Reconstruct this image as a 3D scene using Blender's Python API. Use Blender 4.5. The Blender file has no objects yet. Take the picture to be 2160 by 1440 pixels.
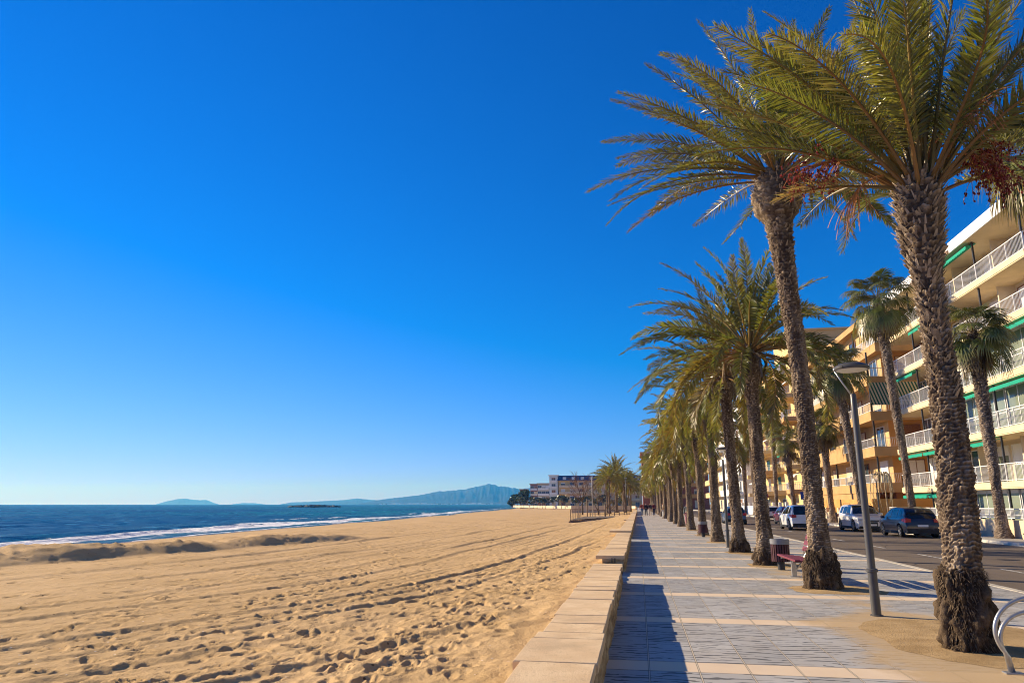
import bpy, bmesh, math, random
import numpy as np
from mathutils import Vector, Matrix, noise as mnoise

S = bpy.context.scene
COL = S.collection
R = math.radians
PI = math.pi

# ------------------------------------------------------------------ camera
H_EYE = 1.55
cam_d = bpy.data.cameras.new('camera')
cam_o = bpy.data.objects.new('camera', cam_d)
COL.objects.link(cam_o)
cam_d.sensor_width = 36
cam_d.lens = 25.0
cam_d.clip_start = 0.1
cam_d.clip_end = 90000
cam_o.location = (0, 0, H_EYE)
cam_o.rotation_euler = (R(90 + 12.88), 0, R(9.844))
S.camera = cam_o

# ------------------------------------------------------------------ light
SUN_EL, SUN_AZ = 23.5, -69.0          # azimuth measured from +Y towards +X
EXPOSURE = 0.75
S.view_settings.view_transform = 'Standard'
S.view_settings.look = 'None'
S.view_settings.exposure = EXPOSURE
S.view_settings.gamma = 1
S.cycles.filter_width = 1.05

world = bpy.data.worlds.new('World')
S.world = world
world.use_nodes = True
wt = world.node_tree
bg = wt.nodes['Background']
sky = wt.nodes.new('ShaderNodeTexSky')
sky.sky_type = 'NISHITA'
sky.sun_disc = False
sky.sun_elevation = R(SUN_EL)
sky.sun_rotation = R(SUN_AZ)
sky.altitude = 0
sky.air_density = 1.0
sky.dust_density = 0.0
sky.ozone_density = 1.0


def wmath(op, a, b, clamp=False):
    n = wt.nodes.new('ShaderNodeMath')
    n.operation = op
    n.use_clamp = clamp
    for i, v in enumerate((a, b)):
        if isinstance(v, (int, float)):
            n.inputs[i].default_value = v
        else:
            wt.links.new(v, n.inputs[i])
    return n.outputs[0]


# a polarised, strongly saturated sky: contrast curve per channel of the physical sky
sep = wt.nodes.new('ShaderNodeSeparateColor')
wt.links.new(sky.outputs[0], sep.inputs[0])
K = 0.04                               # the curve was fitted at this scale
BGS = 0.06
r_ = wmath('MULTIPLY', sep.outputs[0], K)
g_ = wmath('MULTIPLY', sep.outputs[1], K)
b_ = wmath('MULTIPLY', sep.outputs[2], K)
# angle from the sun: unseen sky opposite it is raised pale as neutral shadow fill
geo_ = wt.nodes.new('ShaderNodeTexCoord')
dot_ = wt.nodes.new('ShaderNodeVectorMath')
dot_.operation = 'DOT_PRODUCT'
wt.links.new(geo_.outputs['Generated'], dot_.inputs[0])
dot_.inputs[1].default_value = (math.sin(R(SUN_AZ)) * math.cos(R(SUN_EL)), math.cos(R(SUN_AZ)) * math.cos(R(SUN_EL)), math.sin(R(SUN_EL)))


def wsmooth(v, a, b):
    n = wt.nodes.new('ShaderNodeMapRange')
    n.interpolation_type = 'SMOOTHSTEP'
    wt.links.new(v, n.inputs['Value'])
    n.inputs['From Min'].default_value = a
    n.inputs['From Max'].default_value = b
    return n.outputs[0]


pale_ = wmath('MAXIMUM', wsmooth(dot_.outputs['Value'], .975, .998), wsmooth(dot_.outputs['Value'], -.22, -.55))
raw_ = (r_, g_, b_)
r_ = wmath('MAXIMUM', wmath('MULTIPLY', wmath('SUBTRACT', r_, 0.11), 1.65), 0.0)
g_ = wmath('MULTIPLY', wmath('POWER', g_, 1.12), math.exp(0.62))
b_ = wmath('MULTIPLY', wmath('POWER', b_, 1.02), math.exp(1.40))
b_ = wmath('ADD', b_, wmath('MULTIPLY', r_, 0.95))
g_ = wmath('SUBTRACT', g_, wmath('MULTIPLY', r_, 0.20))
r_ = wmath('MULTIPLY', r_, 0.86)


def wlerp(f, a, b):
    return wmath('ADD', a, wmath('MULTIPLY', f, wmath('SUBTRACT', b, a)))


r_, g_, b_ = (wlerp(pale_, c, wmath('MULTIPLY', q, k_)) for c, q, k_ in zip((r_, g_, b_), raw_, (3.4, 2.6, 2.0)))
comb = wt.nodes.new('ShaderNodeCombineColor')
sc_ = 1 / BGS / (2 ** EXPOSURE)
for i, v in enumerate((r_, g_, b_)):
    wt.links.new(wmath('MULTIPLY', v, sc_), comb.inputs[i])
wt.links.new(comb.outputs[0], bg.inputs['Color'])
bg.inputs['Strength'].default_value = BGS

sun_d = bpy.data.lights.new('sun', 'SUN')
sun_d.energy = 5.0
sun_d.angle = R(0.5)
sun_d.color = (1.0, 0.85, 0.62)
sun_o = bpy.data.objects.new('sun', sun_d)
COL.objects.link(sun_o)
sdir = Vector((math.sin(R(SUN_AZ)) * math.cos(R(SUN_EL)), math.cos(R(SUN_AZ)) * math.cos(R(SUN_EL)), math.sin(R(SUN_EL))))
sun_o.rotation_euler = sdir.to_track_quat('Z', 'Y').to_euler()
sun_o.location = (-40, 20, 40)

# ------------------------------------------------------------------ helpers


def tag(o, label=None, cat=None, group=None, kind=None):
    if label: o['label'] = label
    if cat: o['category'] = cat
    if group: o['group'] = group
    if kind: o['kind'] = kind
    return o


def thing(name, label, cat, loc=(0, 0, 0), rz=0.0, group=None):
    o = bpy.data.objects.new(name, None)
    COL.objects.link(o)
    o.location = loc
    o.rotation_euler = (0, 0, rz)
    o.empty_display_size = 0.2
    return tag(o, label, cat, group)


def link_mesh(name, me, parent=None):
    o = bpy.data.objects.new(name, me)
    COL.objects.link(o)
    if parent is not None:
        o.parent = parent
    return o


def mesh_np(name, V, F, mats, parent=None, smooth=False, mi=None, attrs=None):
    """V (n,3) array; F list of index tuples or an (m,k) array"""
    me = bpy.data.meshes.new(name)
    V = np.asarray(V, dtype=np.float32)
    if isinstance(F, np.ndarray):
        m, k = F.shape
        me.vertices.add(len(V))
        me.vertices.foreach_set('co', V.ravel())
        me.loops.add(m * k)
        me.loops.foreach_set('vertex_index', F.astype(np.int32).ravel())
        me.polygons.add(m)
        me.polygons.foreach_set('loop_start', np.arange(0, m * k, k, dtype=np.int32))
        me.polygons.foreach_set('loop_total', np.full(m, k, dtype=np.int32))
        me.update(calc_edges=True)
    else:
        me.from_pydata(V.tolist(), [], F)
    if not isinstance(mats, (list, tuple)):
        mats = [mats]
    for m_ in mats:
        me.materials.append(m_)
    if mi is not None:
        me.polygons.foreach_set('material_index', np.asarray(mi, dtype=np.int32))
    if smooth:
        me.polygons.foreach_set('use_smooth', np.ones(len(me.polygons), dtype=bool))
    for an, arr in (attrs or {}).items():
        arr = np.asarray(arr, dtype=np.float32)
        if arr.ndim == 1:
            a = me.attributes.new(an, 'FLOAT', 'POINT')
            a.data.foreach_set('value', arr)
        else:
            a = me.attributes.new(an, 'FLOAT_COLOR', 'POINT')
            full = np.ones((len(V), 4), dtype=np.float32)
            full[:, :arr.shape[1]] = arr
            a.data.foreach_set('color', full.ravel())
    me.validate()
    return link_mesh(name, me, parent)


class MB:
    """collects shapes for ONE mesh object"""

    def __init__(s):
        s.v, s.f, s.m = [], [], []
        s.mi = 0

    def add(s, V, F, mi=None):
        b = len(s.v)
        s.v.extend([tuple(p) for p in V])
        for f in F:
            s.f.append(tuple(i + b for i in f))
            s.m.append(s.mi if mi is None else mi)

    def box(s, c, d, rz=0.0, mi=None, rx=0.0, ry=0.0):
        x, y, z = (q / 2 for q in d)
        P = [Vector(p) for p in ((-x, -y, -z), (x, -y, -z), (x, y, -z), (-x, y, -z), (-x, -y, z), (x, -y, z), (x, y, z), (-x, y, z))]
        if rz or rx or ry:
            M = Matrix.Rotation(rz, 3, 'Z') @ Matrix.Rotation(ry, 3, 'Y') @ Matrix.Rotation(rx, 3, 'X')
            P = [M @ p for p in P]
        s.add([p + Vector(c) for p in P], [(0, 3, 2, 1), (4, 5, 6, 7), (0, 1, 5, 4), (1, 2, 6, 5), (2, 3, 7, 6), (3, 0, 4, 7)], mi)

    def bb(s, x0, x1, y0, y1, z0, z1, mi=None):
        s.box(((x0 + x1) / 2, (y0 + y1) / 2, (z0 + z1) / 2), (abs(x1 - x0), abs(y1 - y0), abs(z1 - z0)), mi=mi)

    def cbox(s, c, d, bev, rz=0.0, mi=None):
        """box with chamfered vertical and top edges"""
        x, y, z = (q / 2 for q in d)
        rings = []
        for zz, ins in ((-z, 0), (z - bev, 0), (z, bev)):
            a, b = x - ins, y - ins
            rings.append([(-a + bev, -b, zz), (a - bev, -b, zz), (a, -b + bev, zz), (a, b - bev, zz), (a - bev, b, zz), (-a + bev, b, zz), (-a, b - bev, zz), (-a, -b + bev, zz)])
        V = [Vector(p) for r in rings for p in r]
        if rz:
            M = Matrix.Rotation(rz, 3, 'Z')
            V = [M @ p for p in V]
        V = [p + Vector(c) for p in V]
        F = [tuple(range(7, -1, -1)), tuple(range(16, 24))]
        for k in (0, 8):
            for i in range(8):
                j = (i + 1) % 8
                F.append((k + i, k + j, k + 8 + j, k + 8 + i))
        s.add(V, F, mi)

    def tube(s, path, rad, seg=8, caps=True, mi=None):
        P = [Vector(p) for p in path]
        n = len(P)
        rr = rad if isinstance(rad, (list, tuple)) else [rad] * n
        V, F = [], []
        prev = None
        for i, p in enumerate(P):
            t = (P[min(i + 1, n - 1)] - P[max(i - 1, 0)]).normalized()
            ref = prev if prev is not None else (Vector((0, 0, 1)) if abs(t.z) < .9 else Vector((1, 0, 0)))
            a = (ref - t * ref.dot(t))
            if a.length < 1e-5:
                a = t.orthogonal()
            a.normalize()
            prev = a
            b = t.cross(a)
            for k in range(seg):
                th = 2 * PI * k / seg
                V.append(p + (a * math.cos(th) + b * math.sin(th)) * rr[i])
        for i in range(n - 1):
            for k in range(seg):
                k2 = (k + 1) % seg
                F.append((i * seg + k, i * seg + k2, (i + 1) * seg + k2, (i + 1) * seg + k))
        if caps:
            F.append(tuple(range(seg - 1, -1, -1)))
            F.append(tuple((n - 1) * seg + k for k in range(seg)))
        s.add(V, F, mi)

    def lathe(s, prof, seg=24, c=(0, 0, 0), mi=None):
        V, F = [], []
        n = len(prof)
        for r, z in prof:
            for k in range(seg):
                th = 2 * PI * k / seg
                V.append((c[0] + r * math.cos(th), c[1] + r * math.sin(th), c[2] + z))
        for i in range(n - 1):
            for k in range(seg):
                k2 = (k + 1) % seg
                F.append((i * seg + k, i * seg + k2, (i + 1) * seg + k2, (i + 1) * seg + k))
        F.append(tuple(range(seg - 1, -1, -1)))
        F.append(tuple((n - 1) * seg + k for k in range(seg)))
        s.add(V, F, mi)

    def quad(s, a, b, c, d, mi=None):
        s.add([a, b, c, d], [(0, 1, 2, 3)], mi)

    def build(s, name, mats, parent=None, smooth=False):
        o = mesh_np(name, np.array(s.v, dtype=np.float32).reshape(-1, 3), s.f, mats, parent, smooth, s.m)
        if smooth == 'auto':
            pass
        return o


def shade_auto(o, ang=40):
    me = o.data
    me.polygons.foreach_set('use_smooth', np.ones(len(me.polygons), dtype=bool))
    bm = bmesh.new()
    bm.from_mesh(me)
    for e in bm.edges:
        if len(e.link_faces) == 2 and e.calc_face_angle(0) > R(ang):
            e.smooth = False
    bm.to_mesh(me)
    bm.free()
    return o


def copy_tree(o, loc=None, rz=None, scale=None, parent=None):
    c = o.copy()
    COL.objects.link(c)
    if parent is not None:
        c.parent = parent
    if loc is not None: c.location = loc
    if rz is not None: c.rotation_euler = (0, 0, rz)
    if scale is not None: c.scale = scale
    for ch in list(o.children):
        copy_tree(ch, parent=c)
    return c


# numpy value noise -------------------------------------------------
def _hash(ix, iy, seed):
    h = (ix.astype(np.int64) * 374761393 + iy.astype(np.int64) * 668265263 + seed * 982451653) & 0xffffffff
    h = ((h ^ (h >> 13)) * 1274126177) & 0xffffffff
    h = h ^ (h >> 16)
    return (h & 0xffff) / 65535.0


def vnoise(x, y, seed=0):
    x = np.asarray(x, dtype=np.float64); y = np.asarray(y, dtype=np.float64)
    ix, iy = np.floor(x), np.floor(y)
    fx, fy = x - ix, y - iy
    fx = fx * fx * fx * (fx * (fx * 6 - 15) + 10); fy = fy * fy * fy * (fy * (fy * 6 - 15) + 10)
    a = _hash(ix, iy, seed); b = _hash(ix + 1, iy, seed); c = _hash(ix, iy + 1, seed); d = _hash(ix + 1, iy + 1, seed)
    return (a + (b - a) * fx + (c - a) * fy + (a - b - c + d) * fx * fy) * 2 - 1


def fbm(x, y, seed=0, oct=4):
    t, a, f = 0, 1, 1
    for k in range(oct):
        t = t + a * vnoise(x * f + 17.3 * k, y * f - 9.1 * k, seed + k)
        a *= .5; f *= 2.03
    return t


# ------------------------------------------------------------------ materials
class M:
    """tiny node builder"""

    def __init__(s, name, rough=.7, spec=.3, color=(.5, .5, .5), metal=0.0):
        s.mat = bpy.data.materials.new(name)
        s.mat.use_nodes = True
        s.t = s.mat.node_tree
        s.b = s.t.nodes['Principled BSDF']
        s.b.inputs['Base Color'].default_value = (*color, 1)
        s.b.inputs['Roughness'].default_value = rough
        s.b.inputs['Specular IOR Level'].default_value = spec
        s.b.inputs['Metallic'].default_value = metal
        s._co = None

    def n(s, kind, **kw):
        nd = s.t.nodes.new('ShaderNode' + kind)
        for k, v in kw.items():
            setattr(nd, k, v)
        return nd

    def put(s, sock, v):
        if v is None: return
        if hasattr(v, 'is_output') or hasattr(v, 'links'):
            s.t.links.new(v, sock)
        elif isinstance(v, (tuple, list)) and len(v) == 3 and sock.type == 'RGBA':
            sock.default_value = (*v, 1)
        else:
            sock.default_value = v

    def co(s):
        if s._co is None:
            s._co = s.n('TexCoord').outputs['Object']
        return s._co

    def geo(s):
        return s.n('NewGeometry').outputs['Position']

    def math(s, op, a, b=None, c=None, clamp=False):
        nd = s.n('Math', operation=op, use_clamp=clamp)
        for i, v in enumerate((a, b, c)):
            s.put(nd.inputs[i], v)
        return nd.outputs[0]

    def xyz(s, v):
        nd = s.n('SeparateXYZ')
        s.put(nd.inputs[0], v)
        return nd.outputs

    def vec(s, x, y, z):
        nd = s.n('CombineXYZ')
        for i, v in enumerate((x, y, z)):
            s.put(nd.inputs[i], v)
        return nd.outputs[0]

    def map(s, v, scale=(1, 1, 1), loc=(0, 0, 0)):
        nd = s.n('Mapping')
        s.put(nd.inputs['Vector'], v)
        nd.inputs['Scale'].default_value = scale
        nd.inputs['Location'].default_value = loc
        return nd.outputs[0]

    def noise(s, scale=5, detail=4, v=None, rough=.55, dist=0.0):
        nd = s.n('TexNoise')
        s.put(nd.inputs['Vector'], s.co() if v is None else v)
        nd.inputs['Scale'].default_value = scale
        nd.inputs['Detail'].default_value = detail
        nd.inputs['Roughness'].default_value = rough
        nd.inputs['Distortion'].default_value = dist
        return nd.outputs[0]

    def vor(s, scale=5, v=None, feature='F1', out='Distance'):
        nd = s.n('TexVoronoi', feature=feature)
        s.put(nd.inputs['Vector'], s.co() if v is None else v)
        nd.inputs['Scale'].default_value = scale
        return nd.outputs[out]

    def ramp(s, f, stops, mode='LINEAR'):
        nd = s.n('ValToRGB')
        nd.color_ramp.interpolation = mode
        e = nd.color_ramp.elements
        while len(e) < len(stops):
            e.new(.5)
        for i, (p, c) in enumerate(stops):
            e[i].position = p
            e[i].color = (*c, 1) if isinstance(c, (tuple, list)) else (c, c, c, 1)
        s.put(nd.inputs[0], f)
        return nd.outputs[0]

    def smooth(s, v, a, b, lo=0.0, hi=1.0):
        nd = s.n('MapRange', interpolation_type='SMOOTHSTEP')
        s.put(nd.inputs['Value'], v)
        nd.inputs['From Min'].default_value = a
        nd.inputs['From Max'].default_value = b
        nd.inputs['To Min'].default_value = lo
        nd.inputs['To Max'].default_value = hi
        return nd.outputs[0]

    def mix(s, f, a, b, mode='MIX'):
        nd = s.n('Mix', data_type='RGBA', blend_type=mode)
        s.put(nd.inputs['Factor'], f)
        s.put(nd.inputs[6], a)
        s.put(nd.inputs[7], b)
        return nd.outputs[2]

    def attr(s, name, out='Color'):
        return s.n('Attribute', attribute_name=name).outputs[out]

    def col(s, v):
        s.put(s.b.inputs['Base Color'], v); return s

    def rgh(s, v):
        s.put(s.b.inputs['Roughness'], v); return s

    def bump(s, h, strength=.5, dist=.02):
        nd = s.n('Bump')
        nd.inputs['Strength'].default_value = strength
        nd.inputs['Distance'].default_value = dist
        s.put(nd.inputs['Height'], h)
        s.t.links.new(nd.outputs[0], s.b.inputs['Normal'])
        return s


def plain(name, color, rough=.6, spec=.3, metal=0, var=.18, scale=6, bump=0.0, bs=60):
    m = M(name, rough, spec, color, metal)
    if var:
        f = m.noise(scale, 5)
        lo = tuple(max(0, c * (1 - var)) for c in color)
        hi = tuple(min(1, c * (1 + var)) for c in color)
        m.col(m.ramp(f, [(.3, lo), (.7, hi)]))
    if bump:
        m.bump(m.noise(bs, 4), bump, .01)
    return m.mat
# ---- shared materials
MT = {}
MT['white_metal'] = plain('white_metal', (.72, .72, .73), .4, .4, var=.06)
MT['grey_metal'] = plain('grey_metal', (.075, .072, .07), .38, .5, var=.15, scale=3)
MT['galv'] = plain('galvanised_steel', (.42, .42, .42), .35, .5, .7, var=.15, scale=12)
MT['dark_metal'] = plain('dark_metal', (.03, .03, .035), .5, .4, var=.2)
MT['black'] = plain('black_rubber', (.015, .015, .016), .8, .2, var=.2)
MT['glass'] = M('window_glass', .06, .5, (.05, .07, .09)).mat
MT['glass_green'] = plain('greenish_glass', (.2, .23, .17), .12, .5, var=.25, scale=.5)
MT['lamp_lens'] = plain('lamp_lens', (.75, .72, .62), .3, .4, var=.05)
MT['red_wood'] = plain('red_wood', (.17, .025, .035), .5, .4, var=.25, scale=14)
MT['bin_slat'] = plain('bin_slat', (.075, .018, .025), .5, .4, var=.25, scale=14)
MT['bin_grey'] = plain('bin_grey', (.2, .2, .21), .45, .4, var=.12)
MT['awning_green'] = plain('awning_green', (.01, .3, .2), .7, .2, var=.1)
MT['cream'] = plain('cream_render', (.70, .57, .37), .85, .1, var=.1, scale=1.2, bump=.15)
MT['cream_wall'] = plain('pale_render', (.66, .56, .4), .85, .1, var=.1, scale=.8, bump=.15)
MT['ochre'] = plain('ochre_render', (.53, .38, .19), .85, .1, var=.12, scale=.9, bump=.15)
MT['orange'] = plain('orange_render', (.56, .30, .10), .85, .1, var=.12, scale=.9, bump=.15)
MT['orange_band'] = plain('terracotta_band', (.50, .31, .14), .85, .1, var=.12, scale=.9, bump=.15)
MT['yellow'] = plain('yellow_render', (.66, .49, .24), .85, .1, var=.1, scale=.9, bump=.15)
MT['white_wall'] = plain('white_render', (.76, .76, .76), .8, .15, var=.07, scale=1.3)
MT['brown_wall'] = plain('brown_brick', (.26, .1, .07), .85, .1, var=.2, scale=2)
MT['blue_roof'] = plain('blue_roof', (.02, .06, .17), .5, .3, var=.15)
MT['pale_blue'] = plain('pale_blue_render', (.55, .62, .72), .8, .15, var=.08)
MT['shutter'] = plain('shutter_brown', (.22, .1, .05), .6, .2, var=.2, scale=9)
MT['tile'] = plain('clay_tile', (.42, .27, .18), .8, .2, var=.3, scale=10, bump=.4)
MT['conc'] = plain('concrete', (.46, .43, .38), .85, .15, var=.16, scale=2.2, bump=.3)
MT['sign_blue'] = plain('sign_blue', (.01, .05, .3), .4, .4, var=.05)
MT['sign_red'] = plain('sign_red', (.5, .02, .03), .4, .4, var=.05)
MT['fence_wall'] = plain('cream_concrete', (.66, .53, .36), .85, .1, var=.14, scale=1.5, bump=.25)


def striped():
    m = M('striped_awning', .75, .2)
    x = m.xyz(m.co())
    f = m.math('FRACT', m.math('MULTIPLY', m.math('ADD', x[0], x[1]), 4.2))
    m.col(m.mix(m.math('GREATER_THAN', f, .5), (.02, .12, .08), (.62, .58, .42)))
    return m.mat


MT['striped'] = striped()


def mat_stone():
    m = M('limestone_coping', .85, .15)
    n1 = m.noise(3.0, 6); n2 = m.noise(26, 5); n3 = m.vor(40)
    c = m.mix(m.smooth(n1, .35, .68), (.72, .51, .29), (.84, .63, .38))
    c = m.mix(m.smooth(n2, .55, .75, 0, .6), c, (.42, .30, .18))
    st = m.math('MULTIPLY', m.smooth(m.noise(1.3, 6, None, .7), .52, .72), .45)
    c = m.mix(st, c, (.36, .27, .18))
    c = m.mix(m.math('MULTIPLY', m.n('NewGeometry').outputs['Random Per Island'], .5), c, (.58, .41, .24))
    m.col(c)
    m.bump(m.math('ADD', m.math('MULTIPLY', n3, .4), m.noise(90, 4)), .35, .012)
    return m.mat


MT['stone'] = mat_stone()


def mat_rubble():
    m = M('rough_wall_face', .9, .1)
    v = m.map(m.co(), (1, .6, 2.2))
    n = m.noise(6, 6, v)
    c = m.ramp(n, [(.3, (.2, .13, .07)), (.5, (.42, .29, .15)), (.72, (.62, .47, .28))])
    m.col(c)
    m.bump(m.math('ADD', m.noise(14, 6), m.vor(7, v)), .8, .03)
    return m.mat


MT['rubble'] = mat_rubble()


def mat_leaf(name, sheen=.6, trans=.42):
    m = M(name, .34, sheen)
    a = m.attr('Col')
    m.col(a)
    tr = m.n('BsdfTranslucent')
    m.put(tr.inputs['Color'], m.mix(1.0, a, (1.25, 1.2, .55), 'MULTIPLY'))
    mx = m.n('MixShader')
    mx.inputs[0].default_value = trans
    out = m.t.nodes['Material Output']
    m.t.links.new(m.b.outputs[0], mx.inputs[1])
    m.t.links.new(tr.outputs[0], mx.inputs[2])
    m.t.links.new(mx.outputs[0], out.inputs['Surface'])
    return m.mat


MT['leaf'] = mat_leaf('palm_leaf')
MT['fan'] = mat_leaf('fan_palm_leaf', .5, .25)


def mat_trunk(name, sc=1.0, dark=(.075, .05, .035), mid=(.21, .155, .105), lite=(.44, .35, .26)):
    m = M(name, .9, .12)
    a = m.attr('boot', 'Fac')
    n = m.noise(22 * sc, 6)
    f = m.math('ADD', m.math('MULTIPLY', a, .75), m.math('MULTIPLY', n, .45))
    m.col(m.ramp(f, [(.22, dark), (.5, mid), (.85, lite)]))
    m.bump(m.math('ADD', m.noise(60 * sc, 5), m.noise(18 * sc, 4, m.map(m.co(), (1, 1, .3)))), .7, .02)
    return m.mat


MT['trunk'] = mat_trunk('date_palm_trunk')
MT['fan_trunk'] = mat_trunk('fan_palm_trunk', 1, (.07, .05, .04), (.21, .16, .12), (.46, .38, .31))
MT['fibre'] = mat_trunk('root_fibre', 2.0, (.022, .015, .011), (.062, .042, .028), (.19, .135, .085))
MT['fruit'] = plain('date_fruit', (.2, .02, .015), .4, .4, var=.4, scale=30)
MT['fruit_stalk'] = plain('fruit_stalk', (.42, .17, .05), .6, .3, var=.3, scale=20)
MT['dead'] = plain('dead_leaf', (.25, .18, .12), .85, .1, var=.4, scale=12)


def mat_paint(name, c, rough=.28):
    m = M(name, rough, .5, c)
    m.b.inputs['Coat Weight'].default_value = .6
    m.b.inputs['Coat Roughness'].default_value = .06
    n = m.noise(3, 5)
    m.col(m.mix(m.smooth(n, .4, .8, 0, .25), c, tuple(x * .75 + .03 for x in c)))
    return m.mat


MT['tail'] = M('tail_lamp', .25, .5, (.45, .01, .015)).mat
MT['head'] = M('head_lamp', .12, .5, (.55, .57, .6)).mat
MT['car_glass'] = M('car_glass', .05, .6, (.012, .014, .018)).mat
MT['rim'] = M('alloy_rim', .3, .5, (.5, .5, .52), .8).mat
MT['plastic'] = M('black_plastic', .6, .3, (.02, .02, .022)).mat
MT['plate'] = M('number_plate', .5, .3, (.75, .75, .72)).mat
# ================================================================== SETTING
rng = np.random.default_rng(7)


def shore_x(Y):
    """x of the waterline as a function of y (measured along the coast)"""
    ys = np.array([-60, 0, 35, 51, 98, 156, 283, 420, 520, 700, 1000, 3000, 9000])
    xs = np.array([-30, -32, -35.2, -38, -43, -47, -62.5, -76, -92, -125, -180, -560, -1750])
    return np.interp(Y, ys, xs)


SEA_Z = -1.2
# ridge (small scarp) foot line
RF = np.array([(-24.5, 6.0), (-22.4, 14), (-20.4, 20), (-19.2, 24), (-18.0, 29), (-16.8, 35), (-14.6, 41.5)])


def streak(X, Y):
    F = .52 * (Y - 2.5 * np.logaddexp(0, (Y - 16) / 2.5)) + .03 * Y
    return X - F


def beach_height(X, Y):
    sx = shore_x(Y)
    # base profile across the beach
    d = -X
    base = np.interp(d, [.5, 1.0, 2.2, 4, 7, 12, 18, 24], [.17, .16, .05, -.08, -.2, -.3, -.4, -.5])
    w = np.clip((d - 24) / np.maximum(-sx - 24, 4), 0, 1.6)
    base = np.where(d > 24, -.5 + (SEA_Z + .5) * w ** 1.15, base)
    # scarp ridge
    rx = np.interp(Y, RF[:, 1], RF[:, 0])
    amp = np.interp(Y, [-5, 5, 10, 30, 37, 42], [.2, .3, .36, .42, .32, 0])
    u = (rx - X) + .5 * vnoise(X * .3, Y * .35, 5)
    prof = np.interp(u, [-.5, .0, .72, 1.3, 2.4, 8], [0, .08, .76, 1, .95, .0])
    lump = 1 + .28 * fbm(X * .22 + Y * .3, Y * .2 - X * .1, 6, 3) + (.16 * fbm(X * .5 + Y * .9, Y * .3 - X * .35, 8, 4) + .12 * vnoise(X * 2.4 + Y * 3.3, Y * 1.3 - X * .8, 13)) * np.clip(u / 1.2, 0, 1)
    z = base + amp * prof * lump
    # hollows and swells
    z = z + .05 * fbm(X * .13, Y * .09, 11, 3) + .02 * fbm(X * .5, Y * .3, 12, 3)
    # raked streaks and tyre ruts
    q = streak(X, Y) + .12 * vnoise(X * .2, Y * .2, 21)
    near = np.clip(1.25 - np.hypot(X, Y) / 90, .25, 1)
    st = .012 * vnoise(q * 3.2, Y * .08, 31) + .013 * vnoise(q * 8.5, Y * .12, 32) + .0065 * vnoise(q * 19, Y * .2, 35) + .017 * vnoise(q * 1.1, Y * .05, 33)
    patch = np.clip(.55 + .8 * vnoise(X * .16, Y * .13, 34), .15, 1.2)
    z = z + st * patch * np.clip((d - 1.1) / 1.5, 0, 1)
    for q0, wd, a in ((-9.75, .12, .045), (-12.6, .10, .05), (-7.55, .13, .05), (-6.6, .1, .035), (-15.6, .15, .05), (-17.2, .13, .045), (-20.6, .2, .05), (-24.5, .2, .055), (-11.1, .08, .03)):
        t = (q - q0 + .1 * vnoise(Y * .25, q0 * 3.0 + 0 * Y, 40)) / wd
        z = z + a * (np.exp(-t * t) - .8 * np.exp(-(t - 1.9) ** 2)) * np.clip(.6 + .6 * vnoise(Y * .15, q0 + 0 * Y, 41), 0, 1.2) * near
    # trampled soft sand beside the wall
    tr = np.clip(1 - np.abs(d - 3.2) / 2.6, 0, 1) * np.clip(1.6 - Y / 34, 0.2, 1)
    z = z + tr * (.019 * fbm(X * 2.3, Y * 1.5, 51, 4) + .016 * vnoise(X * 5.5, Y * 4.5, 55))
    fine = np.clip(1.3 - np.hypot(X, Y) / 34, 0, 1)
    z = z + fine * (.0045 * vnoise(X * 9, Y * 6, 57) + .0035 * vnoise(X * 17 + Y * 3, Y * 10, 58) + .007 * vnoise(X * 3.5, Y * 2.2, 59))
    # sand piled towards the wall
    z = z + .03 * fbm(X * 1.7, Y * .9, 61, 3) * np.clip(2.5 - d, 0, 1)
    return z


# polar grid round the viewpoint, fine near and coarse far
NA, NR = 760, 1000
ang = np.radians(np.linspace(-86, 6, NA))             # from +Y towards +X
rad = np.concatenate([np.exp(np.linspace(math.log(1.6), math.log(60), 780)), np.exp(np.linspace(math.log(60.5), math.log(900), NR - 780))])
A, Rr = np.meshgrid(ang, rad, indexing='ij')
GX, GY = Rr * np.sin(A), Rr * np.cos(A)
GZ = beach_height(GX, GY)


def stamp(px, py, th, L=.29, W=.115, dep=.035):
    """one footprint pressed into the grid"""
    r = math.hypot(px, py)
    a = math.atan2(px, py)
    if r < 1.8 or r > 120: return
    ia = np.searchsorted(ang, a); ir = np.searchsorted(rad, r)
    da = int(.45 / r / (ang[1] - ang[0])) + 2
    i0, i1 = max(ia - da, 0), min(ia + da, NA)
    r0, r1 = np.searchsorted(rad, r - .45), np.searchsorted(rad, r + .45)
    if i1 <= i0 or r1 <= r0: return
    x = GX[i0:i1, r0:r1] - px; y = GY[i0:i1, r0:r1] - py
    s, c = math.sin(th), math.cos(th)
    u = (x * s + y * c) / (L / 2); v = (x * c - y * s) / (W / 2)
    v = v * (1 + .25 * u)
    rr = np.sqrt(u * u + v * v)
    dep = dep * .55
    h = -dep * np.exp(-(rr / .92) ** 7) + dep * .45 * np.exp(-((rr - 1.28) / .27) ** 2)
    GZ[i0:i1, r0:r1] += h


def walk(x, y, th, n, step=.68, dep=.035, wob=.05):
    side = 1
    for _ in range(n):
        stamp(x + side * .09 * math.cos(th), y - side * .09 * math.sin(th), th + rng.normal(0, .12), dep=dep * rng.uniform(.6, 1.25), L=rng.uniform(.24, .34), W=rng.uniform(.1, .15))
        side = -side
        th += rng.normal(0, wob)
        x += math.sin(th) * step; y += math.cos(th) * step
        if x > -1.3: break


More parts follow.
